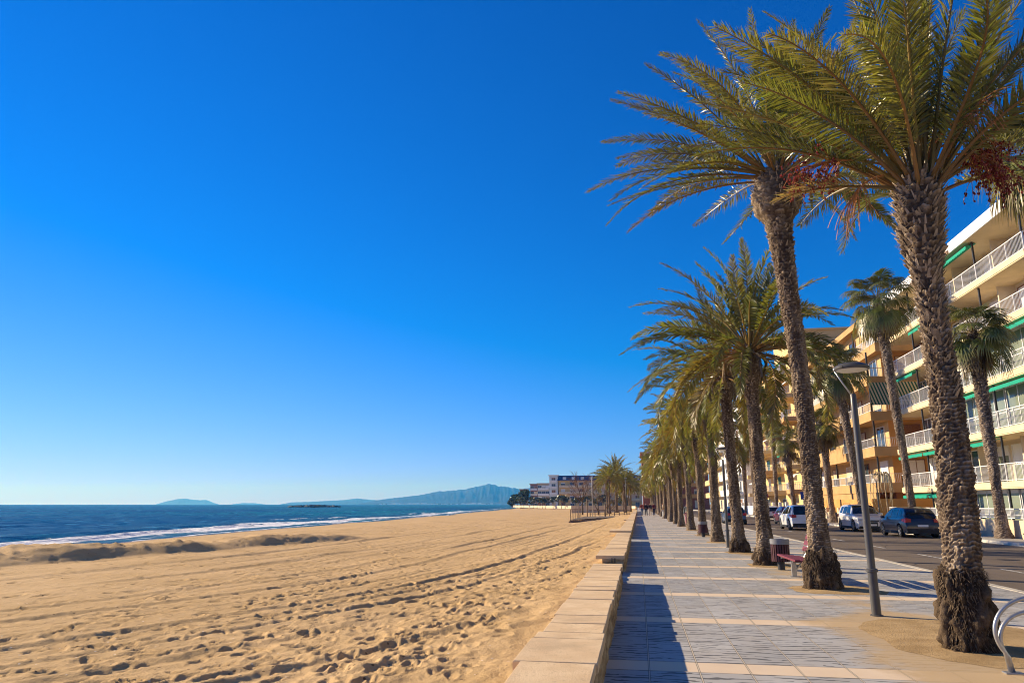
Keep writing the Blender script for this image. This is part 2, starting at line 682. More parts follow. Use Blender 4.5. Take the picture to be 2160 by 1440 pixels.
for k in range(46):
    x0 = -1.8 - abs(rng.normal(0, 5.5)); y0 = rng.uniform(3, 30)
    walk(x0, y0, rng.choice([0, PI]) + rng.normal(.15, .3), int(rng.integers(14, 60)), dep=.04)
for k in range(34):
    walk(-rng.uniform(5, 28), rng.uniform(8, 50), rng.uniform(0, 2 * PI), int(rng.integers(10, 40)), dep=.03)
walk(-4.6, 7.5, .22, 46, .6, .055, .03)
walk(-5.0, 8.5, .24, 40, .6, .05, .03)
walk(-3.4, 6.0, .15, 40, .62, .055, .03)
walk(-2.6, 4.6, .1, 40, .62, .055, .03)
walk(-7.6, 6.5, .42, 36, .7, .05, .03)
walk(-10.5, 8.0, .6, 40, .72, .045, .03)
walk(-13, 11, .9, 30, .75, .04, .03)
for k in range(520):
    dd = 1.5 + abs(rng.normal(0, 3.0)); yy = 3 + rng.exponential(12)
    stamp(-dd, yy, rng.uniform(0, 2 * PI), L=rng.uniform(.16, .4), W=rng.uniform(.1, .2), dep=rng.uniform(.012, .05))
for k in range(2600):
    yy = 6 + 70 * rng.random() ** 1.4
    stamp(-rng.uniform(2, 34), yy, rng.normal(1.2, .7), L=rng.uniform(.2, .6), W=rng.uniform(.1, .24), dep=rng.uniform(.02, .075) * (.7 + yy / 60))

# sand stays under the wall and the promenade
lim = np.where(GX > -.62, -.12 - .4 * (GX + .62), 9)
GZ = np.minimum(GZ, lim)
GZ = np.where(GX > -.2, -.6, GZ)
idx = np.arange(NA * NR).reshape(NA, NR)
F = np.stack([idx[:-1, :-1].ravel(), idx[:-1, 1:].ravel(), idx[1:, 1:].ravel(), idx[1:, :-1].ravel()], 1)
wet = np.clip(1 - ((-GX + shore_x(GY)) * -1 - 0.0) / 3.2, 0, 1)      # 1 at the waterline
V = np.stack([GX, GY, GZ], -1).reshape(-1, 3)


def mat_sand():
    m = M('beach_sand', .95, .1)
    p = m.co()
    n1 = m.noise(.35, 4); n2 = m.noise(3.5, 5); n3 = m.noise(220, 3)
    c = m.mix(m.smooth(n1, .3, .7), (.59, .39, .18), (.71, .48, .24))
    c = m.mix(m.smooth(n2, .35, .75, 0, .45), c, (.47, .30, .125))
    c = m.mix(m.smooth(n3, .35, .72, 0, .5), c, (.36, .23, .10))
    sp = m.vor(7.5); sp2 = m.noise(.9, 4)
    deb = m.math('MULTIPLY', m.math('LESS_THAN', sp, .13), m.math('GREATER_THAN', sp2, .5))
    sh_ = m.math('LESS_THAN', m.vor(5.1), .07)
    c = m.mix(m.math('MULTIPLY', sh_, .7), c, (.8, .72, .6))
    c = m.mix(m.math('MULTIPLY', deb, .75), c, (.07, .04, .02))
    w = m.attr('wet', 'Fac')
    c = m.mix(m.math('MULTIPLY', w, .8), c, (.16, .105, .06))
    m.col(c)
    m.rgh(m.math('SUBTRACT', .95, m.math('MULTIPLY', w, .75)))
    m.bump(m.math('ADD', m.math('ADD', m.noise(34, 5), m.math('MULTIPLY', m.noise(160, 3), .35)), m.math('MULTIPLY', m.noise(9, 4), 1.2)), .6, .03)
    return m.mat


sand = mesh_np('sand', V, F, mat_sand(), None, True, attrs={'wet': wet.ravel()})
tag(sand, kind='structure')

# ------------------------------------------------------------------ sea
NA2, NR2 = 620, 560
ang2 = np.radians(np.linspace(-88, -2.2, NA2))
rad2 = np.exp(np.linspace(math.log(24), math.log(7500), NR2))
A2, R2 = np.meshgrid(ang2, rad2, indexing='ij')
WX, WY = R2 * np.sin(A2), R2 * np.cos(A2)
off = shore_x(WY) - WX                                   # distance out from the waterline
wob = 1.6 * vnoise(WY * .045, WY * 0 + 3, 71) + .7 * vnoise(WY * .16, WY * 0 + 5, 72)
o2 = off + wob
far = np.clip(1 - R2 / 900, 0, 1)
swell = .10 * np.sin(o2 * .55 + 1.3 * vnoise(WX * .03, WY * .02, 73)) + .10 * vnoise(WX * .35, WY * .12, 74) + .06 * vnoise(WX * .9, WY * .33, 75) + .035 * vnoise(WX * 2.2, WY * .9, 76)
WZ = SEA_Z + swell * np.clip(o2 / 12, 0, 1) * far
WZ += (.16 * vnoise(WX * .16 + WY * .05, WY * .07, 90) + .13 * vnoise(WX * .33 + 3, WY * .17 + WX * .05, 91) + .07 * vnoise(WX * .8, WY * .45, 92)) * np.clip((o2 - 8) / 25, 0, 1) * np.clip(1.1 - R2 / 1800, 0, 1)
# breaking wave crests parallel to the shore
cr = np.clip(.6 + .8 * vnoise(WY * .05, WY * 0 + 9, 77), 0, 1.2)
for d0, hgt, wd in ((6.5, .42, .8), (11.5, .34, 1.1), (18, .2, 1.6)):
    t = (o2 - d0 + 1.2 * vnoise(WY * .06, WY * 0 + d0, 78)) / wd
    WZ += hgt * cr * np.where(t < 0, np.exp(-(t * 1.6) ** 2), np.exp(-(t * .55) ** 2)) * np.clip(1 - R2 / 420, 0, 1)
lip = 2.0 * vnoise(WY * .11, WY * 0 + 1, 79) + .8 * vnoise(WY * .4, WY * 0, 80)
WZ += .05 * np.clip(1 - off / 3, 0, 1)
f1 = np.clip(1 - np.abs(o2 - .2) / .9, 0, 1)
f2 = np.exp(-((o2 - 5.8 + lip * .5) / 2.9) ** 2)
f3 = .85 * np.exp(-((o2 - 11.8 + lip * .8) / 1.7) ** 2) * np.clip(.5 + vnoise(WY * .06, WY * 0 + 2, 81), 0, 1.2) + .7 * np.exp(-((o2 - 20 + lip) / 1.3) ** 2) * np.clip(vnoise(WY * .045, WY * 0 + 4, 83) * 1.6, 0, 1.1)
f4 = .55 * np.clip(1 - np.abs(o2 - 3.0) / 3.4, 0, 1)
foam = np.clip(np.maximum.reduce([f1, f2 * 1.15, f3, f4]), 0, 1) * np.clip(1.25 - R2 / 700, 0, 1)
idx = np.arange(NA2 * NR2).reshape(NA2, NR2)
F = np.stack([idx[:-1, :-1].ravel(), idx[:-1, 1:].ravel(), idx[1:, 1:].ravel(), idx[1:, :-1].ravel()], 1)


def mat_sea():
    m = M('sea_water', .6, 0.0, (.004, .06, .1))
    p = m.geo()
    x = m.xyz(p)
    lat = m.smooth(m.math('DIVIDE', x[0], x[1]), -.95, -.35)          # sky's reflected blue painted in towards the open sea
    c = m.mix(lat, (.003, .15, .225), (.003, .165, .175))
    c = m.mix(m.smooth(m.noise(.012, 3, m.map(p, (1, .5, 1))), .35, .65), c, (.002, .075, .15))
    sh = m.attr('shallow', 'Fac')
    c = m.mix(m.math('MULTIPLY', sh, .7), c, (.03, .13, .14))
    fo = m.attr('foam', 'Fac')
    v = m.map(p, (.9, .35, 1))
    br = m.math('ADD', m.math('MULTIPLY', m.noise(1.1, 6, v, .7), .75), m.math('MULTIPLY', m.vor(1.7, v, 'SMOOTH_F1'), .35))
    mk = m.smooth(m.math('ADD', fo, m.math('MULTIPLY', m.math('SUBTRACT', br, .55), 1.9)), .5, .78)
    caps = m.smooth(m.noise(.30, 6, m.map(p, (1, .3, 1)), .8), .69, .74)
    mk = m.math('MAXIMUM', mk, m.math('MULTIPLY', caps, .65))
    rip = m.smooth(m.noise(.5, 5, m.map(p, (1, .3, 1)), .7), .36, .64)  # ripple shading painted into the water colour as dark streaks
    c = m.mix(m.math('MULTIPLY', rip, .55), c, (.001, .03, .085))
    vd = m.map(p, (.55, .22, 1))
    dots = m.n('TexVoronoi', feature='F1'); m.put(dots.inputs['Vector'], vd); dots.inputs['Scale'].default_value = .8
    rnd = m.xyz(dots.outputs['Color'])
    gl_ = m.math('MULTIPLY', m.smooth(dots.outputs['Distance'], .30, .12), m.smooth(rnd[0], .45, .95))  # sparkle painted into the water colour as bright spots
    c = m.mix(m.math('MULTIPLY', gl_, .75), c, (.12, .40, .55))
    dk_ = m.math('MULTIPLY', m.smooth(dots.outputs['Distance'], .45, .2), m.smooth(rnd[1], .55, .9))  # dark dashes painted in as wave shading
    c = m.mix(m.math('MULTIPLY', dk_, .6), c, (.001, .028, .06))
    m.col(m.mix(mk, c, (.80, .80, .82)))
    b1 = m.noise(.55, 5, m.map(p, (1.2, .5, 1)), .6)
    b2 = m.noise(2.6, 4, m.map(p, (1, .6, 1)), .6)
    b3 = m.noise(.09, 4, m.map(p, (1.2, .5, 1)), .6)
    h = m.math('ADD', m.math('ADD', m.math('MULTIPLY', b1, .9), m.math('MULTIPLY', b2, .22)), m.math('MULTIPLY', b3, 2.5))
    h = m.math('ADD', h, m.math('MULTIPLY', mk, .15))
    m.bump(h, 1.0, .7)
    nrmal = m.b.inputs['Normal'].links[0].from_socket
    gl = m.n('BsdfGlossy')
    gl.inputs['Roughness'].default_value = .2
    m.put(gl.inputs['Normal'], nrmal)
    fr = m.n('Fresnel'); fr.inputs['IOR'].default_value = 1.333
    m.put(fr.inputs['Normal'], nrmal)
    f = m.math('MULTIPLY', m.math('MINIMUM', fr.outputs[0], .24), m.math('SUBTRACT', 1.0, mk))
    mx = m.n('MixShader')
    m.put(mx.inputs[0], f)
    m.t.links.new(m.b.outputs[0], mx.inputs[1]); m.t.links.new(gl.outputs[0], mx.inputs[2])
    m.t.links.new(mx.outputs[0], m.t.nodes['Material Output'].inputs['Surface'])
    return m.mat


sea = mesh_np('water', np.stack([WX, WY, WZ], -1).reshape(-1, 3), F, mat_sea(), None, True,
              attrs={'foam': foam.ravel(), 'shallow': np.clip(1 - o2 / 26, 0, 1).ravel()})
tag(sea, kind='structure')

# ------------------------------------------------------------------ land behind everything
mb = MB()
land = [(-.4, -60), (-.4, 300), (-20, 420), (-70, 560), (-112, 760), (-165, 1060), (-540, 3000), (-1500, 7600), (7600, 7600), (7600, -60)]
mb.add([(x, y, -.32) for x, y in land], [tuple(range(len(land)))])
m_land = plain('dry_ground', (.22, .17, .1), .95, .1, var=.3, scale=.02)
tag(mb.build('ground', m_land), kind='structure')

# ------------------------------------------------------------------ promenade
PX0, PX1 = -.42, 6.72


def mat_paving():
    m = M('promenade_paving', .72, .25)
    p = m.geo()
    X, Y, Z = m.xyz(p)
    jx = m.math('ABSOLUTE', m.math('SUBTRACT', m.math('FRACT', m.math('ADD', m.math('DIVIDE', m.math('SUBTRACT', X, .04), .472), .5)), .5))
    ty = m.math('FRACT', m.math('DIVIDE', m.math('SUBTRACT', Y, 7.46), 2.95))
    band = m.math('LESS_THAN', ty, .15)
    jy = m.math('MINIMUM', m.math('ABSOLUTE', m.math('SUBTRACT', ty, .15)), m.math('MINIMUM', ty, m.math('SUBTRACT', 1.0, ty)))
    wv = m.map(p, (1.1, 1.1, 1))
    wobb = m.math('ADD', m.math('MULTIPLY', m.noise(1.5, 3, wv), .30), m.math('MULTIPLY', m.noise(6, 2, wv), .05))
    ph = m.math('FRACT', m.math('DIVIDE', m.math('ADD', Y, wobb), .115))
    tri = m.math('ABSOLUTE', m.math('SUBTRACT', ph, .5))
    brk = m.noise(3.1, 3, m.map(p, (.7, 3.4, 1)))
    wdt = m.smooth(brk, .40, .62, .0, .21)
    gr = m.math('LESS_THAN', tri, wdt)
    gr = m.math('MULTIPLY', gr, m.math('SUBTRACT', 1.0, band))
    cell = m.n('TexWhiteNoise', noise_dimensions='2D')
    m.put(cell.inputs['Vector'], m.vec(m.math('FLOOR', m.math('DIVIDE', m.math('SUBTRACT', X, .04), .472)), m.math('FLOOR', m.math('DIVIDE', m.math('SUBTRACT', Y, 7.46), 1.475)), 0.0))
    tone = cell.outputs['Value']
    grey = m.mix(tone, (.36, .355, .345), (.48, .465, .44))
    grey = m.mix(m.smooth(m.noise(1.4, 5), .35, .7, 0, .55), grey, (.40, .36, .31))
    bandc = m.mix(m.noise(2, 4), (.66, .50, .34), (.78, .62, .44))
    c = m.mix(band, grey, bandc)
    c = m.mix(m.math('MULTIPLY', gr, .8), c, (.05, .052, .055))
    c = m.mix(m.math('MULTIPLY', m.math('LESS_THAN', jx, .022), .75), c, (.08, .07, .06))
    jl = m.math('LESS_THAN', jx, .011)
    c = m.mix(m.math('MULTIPLY', jl, .9), c, (.62, .52, .38))
    c = m.mix(m.math('MULTIPLY', m.math('LESS_THAN', jy, .0035), .6), c, (.1, .09, .08))
    # blown sand lying along the planting strip and at the foot of the wall
    dst = m.math('ABSOLUTE', m.math('SUBTRACT', X, 3.5))
    lay = m.math('ADD', m.math('MULTIPLY', m.noise(.8, 6), .9), m.math('MULTIPLY', m.noise(7, 5), .25))
    nearp = m.math('MULTIPLY', m.smooth(Y, 12.5, 10.5, 0, 1), .4)
    sandf = m.smooth(m.math('SUBTRACT', m.math('ADD', lay, nearp), m.math('MULTIPLY', dst, .36)), .40, .68, 0, .85)
    c = m.mix(sandf, c, (.5, .35, .18))
    m.col(c)
    hgt = m.math('SUBTRACT', m.math('MULTIPLY', m.noise(70, 4), .15), m.math('ADD', m.math('MULTIPLY', gr, .55), m.math('MULTIPLY', m.math('LESS_THAN', jx, .012), .4)))
    m.bump(hgt, .6, .012)
    m.rgh(m.smooth(m.noise(4, 4), .3, .7, .62, .82))
    return m.mat


mb = MB()
mb.bb(PX0, PX1, -30, 330, -.5, 0)
prom = mb.build('promenade', mat_paving())
tag(prom, kind='structure')
mb = MB()
y = -30.0
while y < 330:
    L = 1.0 if y < 90 else 8.0
    mb.cbox((6.82, y + L / 2, -.145), (.18, L - .008, .3), .012)
    y += L
tag(mb.build('kerb', plain('kerb_concrete', (.5, .45, .37), .85, .15, var=.12, scale=3, bump=.2)), kind='structure')


def mat_asphalt():
    m = M('asphalt', .88, .22)
    p = m.geo()
    n1 = m.noise(.25, 5, m.map(p, (1, .25, 1))); n2 = m.noise(160, 3); n3 = m.noise(2.5, 4)
    c = m.mix(m.smooth(n1, .3, .7), (.13, .098, .073), (.165, .128, .097))
    c = m.mix(m.smooth(n2, .4, .8, 0, .5), c, (.22, .18, .14))
    c = m.mix(m.smooth(n3, .5, .8, 0, .4), c, (.1, .08, .062))
    X, Y, Z = m.xyz(p)
    cr = m.vor(.35, m.map(p, (1, .5, 1)), 'DISTANCE_TO_EDGE')
    c = m.mix(m.math('MULTIPLY', m.math('LESS_THAN', cr, .006), .6), c, (.03, .03, .03))
    m.col(c)
    m.bump(n2, .5, .008)
    return m.mat


mb = MB()
mb.bb(6.915, 15.2, -40, 400, -.6, -.12)
tag(mb.build('road', mat_asphalt()), kind='structure')
mb = MB()
m_mark = M('road_paint', .7, .3)
m_mark.col(m_mark.mix(m_mark.smooth(m_mark.noise(9, 6), .42, .6), (.62, .6, .55), (.2, .18, .16)))
for k in range(14):
    y0 = 25.2 - 11.4 + k * 5.7
    mb.quad((9.33, y0, -.116), (9.45, y0, -.116), (9.45, y0 + 2.2, -.116), (9.33, y0 + 2.2, -.116))
tag(mb.build('road_markings', m_mark.mat), kind='structure')


def mat_slab():
    m = M('pavement_slab', .85, .2)
    b = m.n('TexBrick')
    m.put(b.inputs['Vector'], m.map(m.geo(), (1, 1, 1)))
    b.inputs['Scale'].default_value = 1.0
    b.offset = 0
    b.inputs['Brick Width'].default_value = .4
    b.inputs['Row Height'].default_value = .4
    b.inputs['Mortar Size'].default_value = .008
    b.inputs['Color1'].default_value = (.42, .4, .36, 1)
    b.inputs['Color2'].default_value = (.36, .35, .32, 1)
    b.inputs['Mortar'].default_value = (.15, .14, .13, 1)
    m.col(m.mix(m.smooth(m.noise(.9, 5), .4, .75, 0, .6), b.outputs[0], (.3, .26, .2)))
    return m.mat


mb = MB()
mb.bb(15.385, 17.1, -40, 400, -.5, 0)
mb.bb(17.1, 40, -40, 400, -.5, -.01)
tag(mb.build('far_pavement', mat_slab()), kind='structure')
mb = MB()
y = 0.0
while y < 330:
    L = 1.0 if y < 90 else 10.0
    mb.cbox((15.29, y + L / 2, -.145), (.18, L - .008, .3), .012)
    y += L
tag(mb.build('far_kerb', plain('far_kerb_concrete', (.55, .52, .46), .85, .15, var=.12, scale=3)), kind='structure')

# planting beds: irregular patches of dusty earth round each trunk
PALM_Y = [9.0, 14.73, 20.17, 25.26, 31.95, 38.5, 46.0, 53.7] + [53.7 + 7.3 * k for k in range(1, 19)]


def mat_earth():
    m = M('bed_earth', .95, .08)
    n = m.noise(2.2, 6); n2 = m.noise(40, 4)
    c = m.mix(m.smooth(n, .3, .7), (.36, .24, .115), (.52, .36, .185))
    c = m.mix(m.smooth(n2, .52, .75, 0, .6), c, (.16, .10, .05))
    m.col(c)
    m.bump(m.math('ADD', n2, m.noise(120, 3)), .6, .02)
    return m.mat


m_earth = mat_earth()
for k, py in enumerate(PALM_Y):
    big = k == 0
    pts = []
    n = 56
    for i in range(n):
        th = 2 * PI * i / n
        e = 3.2
        ca, sa = math.cos(th), math.sin(th)
        rr = 1 / ((abs(ca) ** e + abs(sa) ** e) ** (1 / e))
        j = 1 + .13 * mnoise.noise((ca * 2 + k * 7, sa * 2, 0)) + .07 * mnoise.noise((ca * 7 + k, sa * 7, 3))
        hx, hy = (1.05, 1.5) if big else (.78, .72)
        pts.append((3.55 + (.0 if not big else .25) + hx * rr * ca * j, py + (.75 if big else 0) + hy * rr * sa * j))
    V, F = [(sum(p[0] for p in pts) / n, sum(p[1] for p in pts) / n, .035)], []
    for s_, z in ((.55, .03), (.86, .014), (1.0, .003)):
        for p in pts:
            V.append((V[0][0] + (p[0] - V[0][0]) * s_, V[0][1] + (p[1] - V[0][1]) * s_, z + .008 * mnoise.noise((p[0] * 5, p[1] * 5, s_ * 9)) * (s_ < .99)))
    for i in range(n):
        j = (i + 1) % n
        F.append((0, 1 + i, 1 + j))
        for rix in range(2):
            a = 1 + rix * n
            F.append((a + i, a + n + i, a + n + j, a + j))
    tag(mesh_np('planting_bed', V, F, m_earth, None, True), kind='structure')

# ------------------------------------------------------------------ hills and the far island


def hill(prof, D, depth, seed, name, mat, base=-6):
    """prof: (degrees from +Y, height in m); a ridge with gullies standing at distance D"""
    aa = np.linspace(prof[0][0], prof[-1][0], 260)
    hh = np.interp(aa, [p[0] for p in prof], [p[1] for p in prof])
    hh = hh * (1 + .035 * vnoise(aa * 7, aa * 0, seed)) + hh.max() * .006 * vnoise(aa * 25, aa * 0, seed + 1)
    ws = np.array([-1, -.9, -.8, -.7, -.6, -.5, -.42, -.34, -.26, -.19, -.12, -.06, 0, .15, .5, 1])
    ph = np.array([0, .05, .12, .2, .31, .41, .5, .61, .72, .81, .9, .95, 1, .9, .5, 0])
    V = []
    for i, a in enumerate(aa):
        for w_, p_ in zip(ws, ph):
            q = w_ * 2.2
            rdg = 1 - abs(float(vnoise(np.array(a * 2.6 + q * .9 + .5 * float(vnoise(np.array(a * 3.0), np.array(q * 3), seed + 6))), np.array(q * 1.4 + a * .3), seed + 3)))
            gul = (.15 * (rdg - .75) + .05 * float(vnoise(np.array(a * 9), np.array(q * 4), seed + 4))) * (1 - abs(2 * p_ - 1)) ** .7
            d = D + w_ * depth
            V.append((d * math.sin(R(a)), d * math.cos(R(a)), base + max(0, hh[i] * (p_ + gul))))
    k = len(ws)
    ix = np.arange(len(aa) * k).reshape(len(aa), k)
    F = np.stack([ix[:-1, :-1].ravel(), ix[1:, :-1].ravel(), ix[1:, 1:].ravel(), ix[:-1, 1:].ravel()], 1)
    o = mesh_np(name, V, F, mat, None, True)
    return tag(o, kind='structure')


def prof_px(pts, D):
    """(pixel x, pixels above the horizon) -> bearing and height"""
    out = []
    for x, h in pts:
        u = (x - 1080) / 1539.0
        out.append((math.degrees(math.atan(u)) - 9.844, max(0.5, h / 1539.0 * D / math.sqrt(1 + u * u) * 1.0 * (1 + u * u)) + 6))
    return out


m_hill = M('scrub_hill', .95, .05)
m_hill.col(m_hill.ramp(m_hill.noise(.004, 6), [(.35, (.012, .02, .02)), (.55, (.025, .032, .03)), (.75, (.06, .06, .055))]))
D1, D2, D3 = 7000, 9300, 11300
hill(prof_px([(752, 0), (790, 8), (830, 13), (880, 18), (900, 22), (920, 26), (960, 29), (985, 32), (1000, 36), (1015, 39), (1030, 43), (1040, 42), (1050, 37), (1065, 38), (1085, 33), (1100, 31), (1115, 34), (1140, 28), (1170, 23), (1250, 13), (1330, 0)], D1), D1, 1500, 3, 'hills', m_hill.mat)
hill(prof_px([(590, 0), (615, 4), (650, 5), (690, 7), (730, 9), (752, 12), (775, 10), (800, 8), (860, 14), (930, 16), (1000, 10), (1050, 0)], D2), D2, 1800, 9, 'hills', m_hill.mat)
hill(prof_px([(328, 0), (350, 5), (370, 9), (390, 10), (405, 8.5), (420, 7.5), (434, 8), (450, 3), (462, 0)], D3), D3, 1000, 15, 'island', m_hill.mat)
hill(prof_px([(488, 0), (510, 2.5), (535, 2.5), (560, 0)], D3), D3, 1000, 17, 'island', m_hill.mat)

# rock breakwater lying off the beach
mb = MB()
r5 = random.Random(5)
for k in range(230):
    t = r5.random()
    bx, by = -313 + 37 * t, 626 + 17 * t
    w_ = 1 - abs(2 * t - 1) ** 3
    s_ = r5.uniform(1.6, 3.4)
    V = [Vector((r5.uniform(.7, 1) * sx_, r5.uniform(.7, 1) * sy_, r5.uniform(.6, 1) * sz_)) * s_ for sx_ in (-1, 1) for sy_ in (-1, 1) for sz_ in (-1, 1)]
    M_ = Matrix.Rotation(r5.uniform(0, 6), 3, 'Z') @ Matrix.Rotation(r5.uniform(-.5, .5), 3, 'X')
    c_ = Vector((bx + r5.uniform(-2, 2), by + r5.uniform(-5, 5), SEA_Z - .6 + r5.uniform(0, .9) * w_))
    mb.add([M_ @ v * .6 + c_ for v in V], [(0, 1, 3, 2), (4, 6, 7, 5), (0, 4, 5, 1), (2, 3, 7, 6), (0, 2, 6, 4), (1, 5, 7, 3)])
brk = mb.build('breakwater', plain('wet_rock', (.05, .045, .04), .8, .3, var=.4, scale=.6))
tag(brk, 'long low breakwater of dark rocks lying off the beach on the sea horizon', 'breakwater')
# ================================================================== PALMS
def nrm(a):
    return a / np.maximum(np.linalg.norm(a, axis=-1, keepdims=True), 1e-9)


class Leafy:
    def __init__(s):
        s.V, s.Q, s.T, s.C, s.n = [], [], [], [], 0

    def add(s, V, C, Q=None, T=None):
        s.V.append(V); s.C.append(C)
        if Q is not None and len(Q): s.Q.append(Q + s.n)
        if T is not None and len(T): s.T.append(T + s.n)
        s.n += len(V)

    def build(s, name, mat, parent):
        V = np.concatenate(s.V); C = np.concatenate(s.C)
        F = []
        if s.Q: F += [tuple(r) for r in np.concatenate(s.Q).tolist()]
        if s.T: F += [tuple(r) for r in np.concatenate(s.T).tolist()]
        return mesh_np(name, V, F, mat, parent, False, attrs={'Col': C})


def strip_tube(P, r, seg=5):
    """tube along P (n,3) with radii r (n,) -> V, Q"""
    n = len(P)
    T = nrm(np.gradient(P, axis=0))
    ref = np.where(np.abs(T[:, 2:3]) > .92, np.array([[1., 0, 0]]), np.array([[0, 0, 1.]]))
    B = nrm(np.cross(T, ref)); N = np.cross(B, T)
    th = np.linspace(0, 2 * PI, seg, endpoint=False)
    V = P[:, None, :] + r[:, None, None] * (np.cos(th)[None, :, None] * B[:, None, :] + np.sin(th)[None, :, None] * N[:, None, :])
    ix = np.arange(n * seg).reshape(n, seg)
    Q = np.stack([ix[:-1], np.roll(ix[:-1], -1, 1), np.roll(ix[1:], -1, 1), ix[1:]], -1).reshape(-1, 4)
    return V.reshape(-1, 3), Q


def frond(L, g, az, e0, droop, length, nleaf, lmax, wid, start, col, roll=0.0, wind=0.0, base=(0, 0, 0), curl=1.5, petr=.035, stalk=None):
    """one feather leaf: arching stalk with two rows of narrow leaflets"""
    m = 22
    s = np.linspace(0, 1, m)
    e = R(e0) - R(droop) * s ** curl
    dh = np.cos(e) * length / (m - 1); dz = np.sin(e) * length / (m - 1)
    h = np.concatenate([[0], np.cumsum((dh[1:] + dh[:-1]) / 2)]); z = np.concatenate([[0], np.cumsum((dz[1:] + dz[:-1]) / 2)])
    a = R(az) + g.normal(0, .12) * s ** 2
    P = np.stack([h * np.cos(a), h * np.sin(a), z], 1) + np.array(base)
    P[:, 0] += wind * length * s ** 2
    V, Q = strip_tube(P, petr * (1 - .86 * s ** .7), 5)
    sc = np.array(stalk if stalk is not None else (.30, .22, .07))
    L.add(V, np.tile(sc * g.uniform(.75, 1.15), (len(V), 1)), Q)
    # leaflets
    t = np.linspace(start, .995, nleaf) + g.normal(0, .3 / nleaf, nleaf)
    t = np.clip(t, start, .999)
    T_ = nrm(np.gradient(P, axis=0))
    up = np.array([0, 0, 1.0])
    for sd in (-1, 1):
        c = np.stack([np.interp(t, s, P[:, k]) for k in range(3)], 1)
        T = nrm(np.stack([np.interp(t, s, T_[:, k]) for k in range(3)], 1))
        hz = np.array([math.cos(R(az)), math.sin(R(az)), 0])
        B = nrm(np.cross(T, up + .001 * hz) + 1e-6)
        N = np.cross(B, T)
        rr = roll + g.normal(0, .05, nleaf)
        B2 = B * np.cos(rr)[:, None] + N * np.sin(rr)[:, None]
        N2 = -B * np.sin(rr)[:, None] + N * np.cos(rr)[:, None]
        u = (t - start) / (1 - start)
        ang_ = R(62) - R(34) * u + g.normal(0, .10, nleaf)
        vup = R(28) + g.normal(0, .22, nleaf) - .25 * u
        d = nrm(T * np.cos(ang_)[:, None] + (sd * B2 * np.cos(vup)[:, None] + N2 * np.sin(vup)[:, None]) * np.sin(ang_)[:, None])
        ll = lmax * (np.clip(np.sin(PI * np.clip(.10 + .86 * u, 0, 1)), .05, 1) ** .65) * g.uniform(.82, 1.1, nleaf)
        w = nrm(np.cross(d, N2 + .35 * g.normal(0, 1, (nleaf, 3))))
        ww = wid * (.55 + .45 * np.sin(PI * np.clip(u + .15, 0, 1))) * .5
        dr = np.zeros((nleaf, 3)); dr[:, 2] = -ll * g.uniform(.04, .22, nleaf); dr[:, 0] += wind * ll * .5
        b0 = c - w * (ww * .4)[:, None]; b1 = c + w * (ww * .4)[:, None]
        mid = c + d * (ll * .5)[:, None] + dr * .3
        m0 = mid - w * ww[:, None]; m1 = mid + w * ww[:, None]
        tip = c + d * ll[:, None] + dr
        V = np.stack([b0, b1, m1, m0, tip], 1).reshape(-1, 3)
        k = np.arange(nleaf)[:, None] * 5
        Q = k + np.array([[0, 1, 2, 3]]); Tt = k + np.array([[3, 2, 4]])
        cc = np.array(col)[None, :] * g.uniform(.72, 1.28, (nleaf, 1)) * (1 + g.normal(0, .06, (nleaf, 3)))
        cc = np.clip(np.repeat(cc, 5, 0), .004, 1)
        L.add(V, cc, Q, Tt)


GREEN = [(.21, .20, .05), (.175, .18, .045), (.25, .225, .07), (.155, .165, .04)]
OLD = [(.20, .145, .035), (.22, .155, .045), (.18, .14, .038)]
DRY = [(.33, .24, .13), (.28, .2, .11)]


def date_crown(name, parent, seed, n=46, length=3.1, nleaf=80, wid=.03, lmax=.42, wind=-.03, top=(0, 0, 0), emin=-12, emax=84, rb=.13, extra=(), oldp=.6, drp=1.0):
    g = np.random.default_rng(seed)
    L = Leafy()
    for k in range(n):
        f = (k + .5) / n
        az = k * 137.5 + g.normal(0, 12)
        e0 = emax - (emax - emin) * f ** .95 + g.normal(0, 6)
        dr = drp * (34 + 44 * f + g.normal(0, 10) if f > .14 else 20 + g.normal(0, 8))
        ln = length * (.94 + .10 * min(1, f * 3)) * g.uniform(.86, 1.1)
        old = f > .74 and g.random() < oldp
        col = OLD[int(g.integers(3))] if old else GREEN[int(g.integers(4))]
        bs = (top[0] + rb * math.cos(R(az)) * min(1, .2 + f), top[1] + rb * math.sin(R(az)) * min(1, .2 + f), top[2] - .22 * f)
        frond(L, g, az, e0, dr, ln, nleaf, lmax, wid, .2, col, g.normal(0, .55), wind, bs, petr=.032, stalk=(.38, .27, .08) if f < .5 else (.34, .2, .07))
    for ex in extra:
        kw = dict(ex)
        az, e0, dr, ln = kw.pop('p')
        frond(L, g, az, e0, dr, ln, kw.pop('nleaf', nleaf), lmax, wid, kw.pop('start', .2), kw.pop('col', GREEN[0]), g.normal(0, .4), wind, (top[0] + rb * math.cos(R(az)), top[1] + rb * math.sin(R(az)), top[2] - .1), **kw)
    return L.build(name, MT['leaf'], parent)


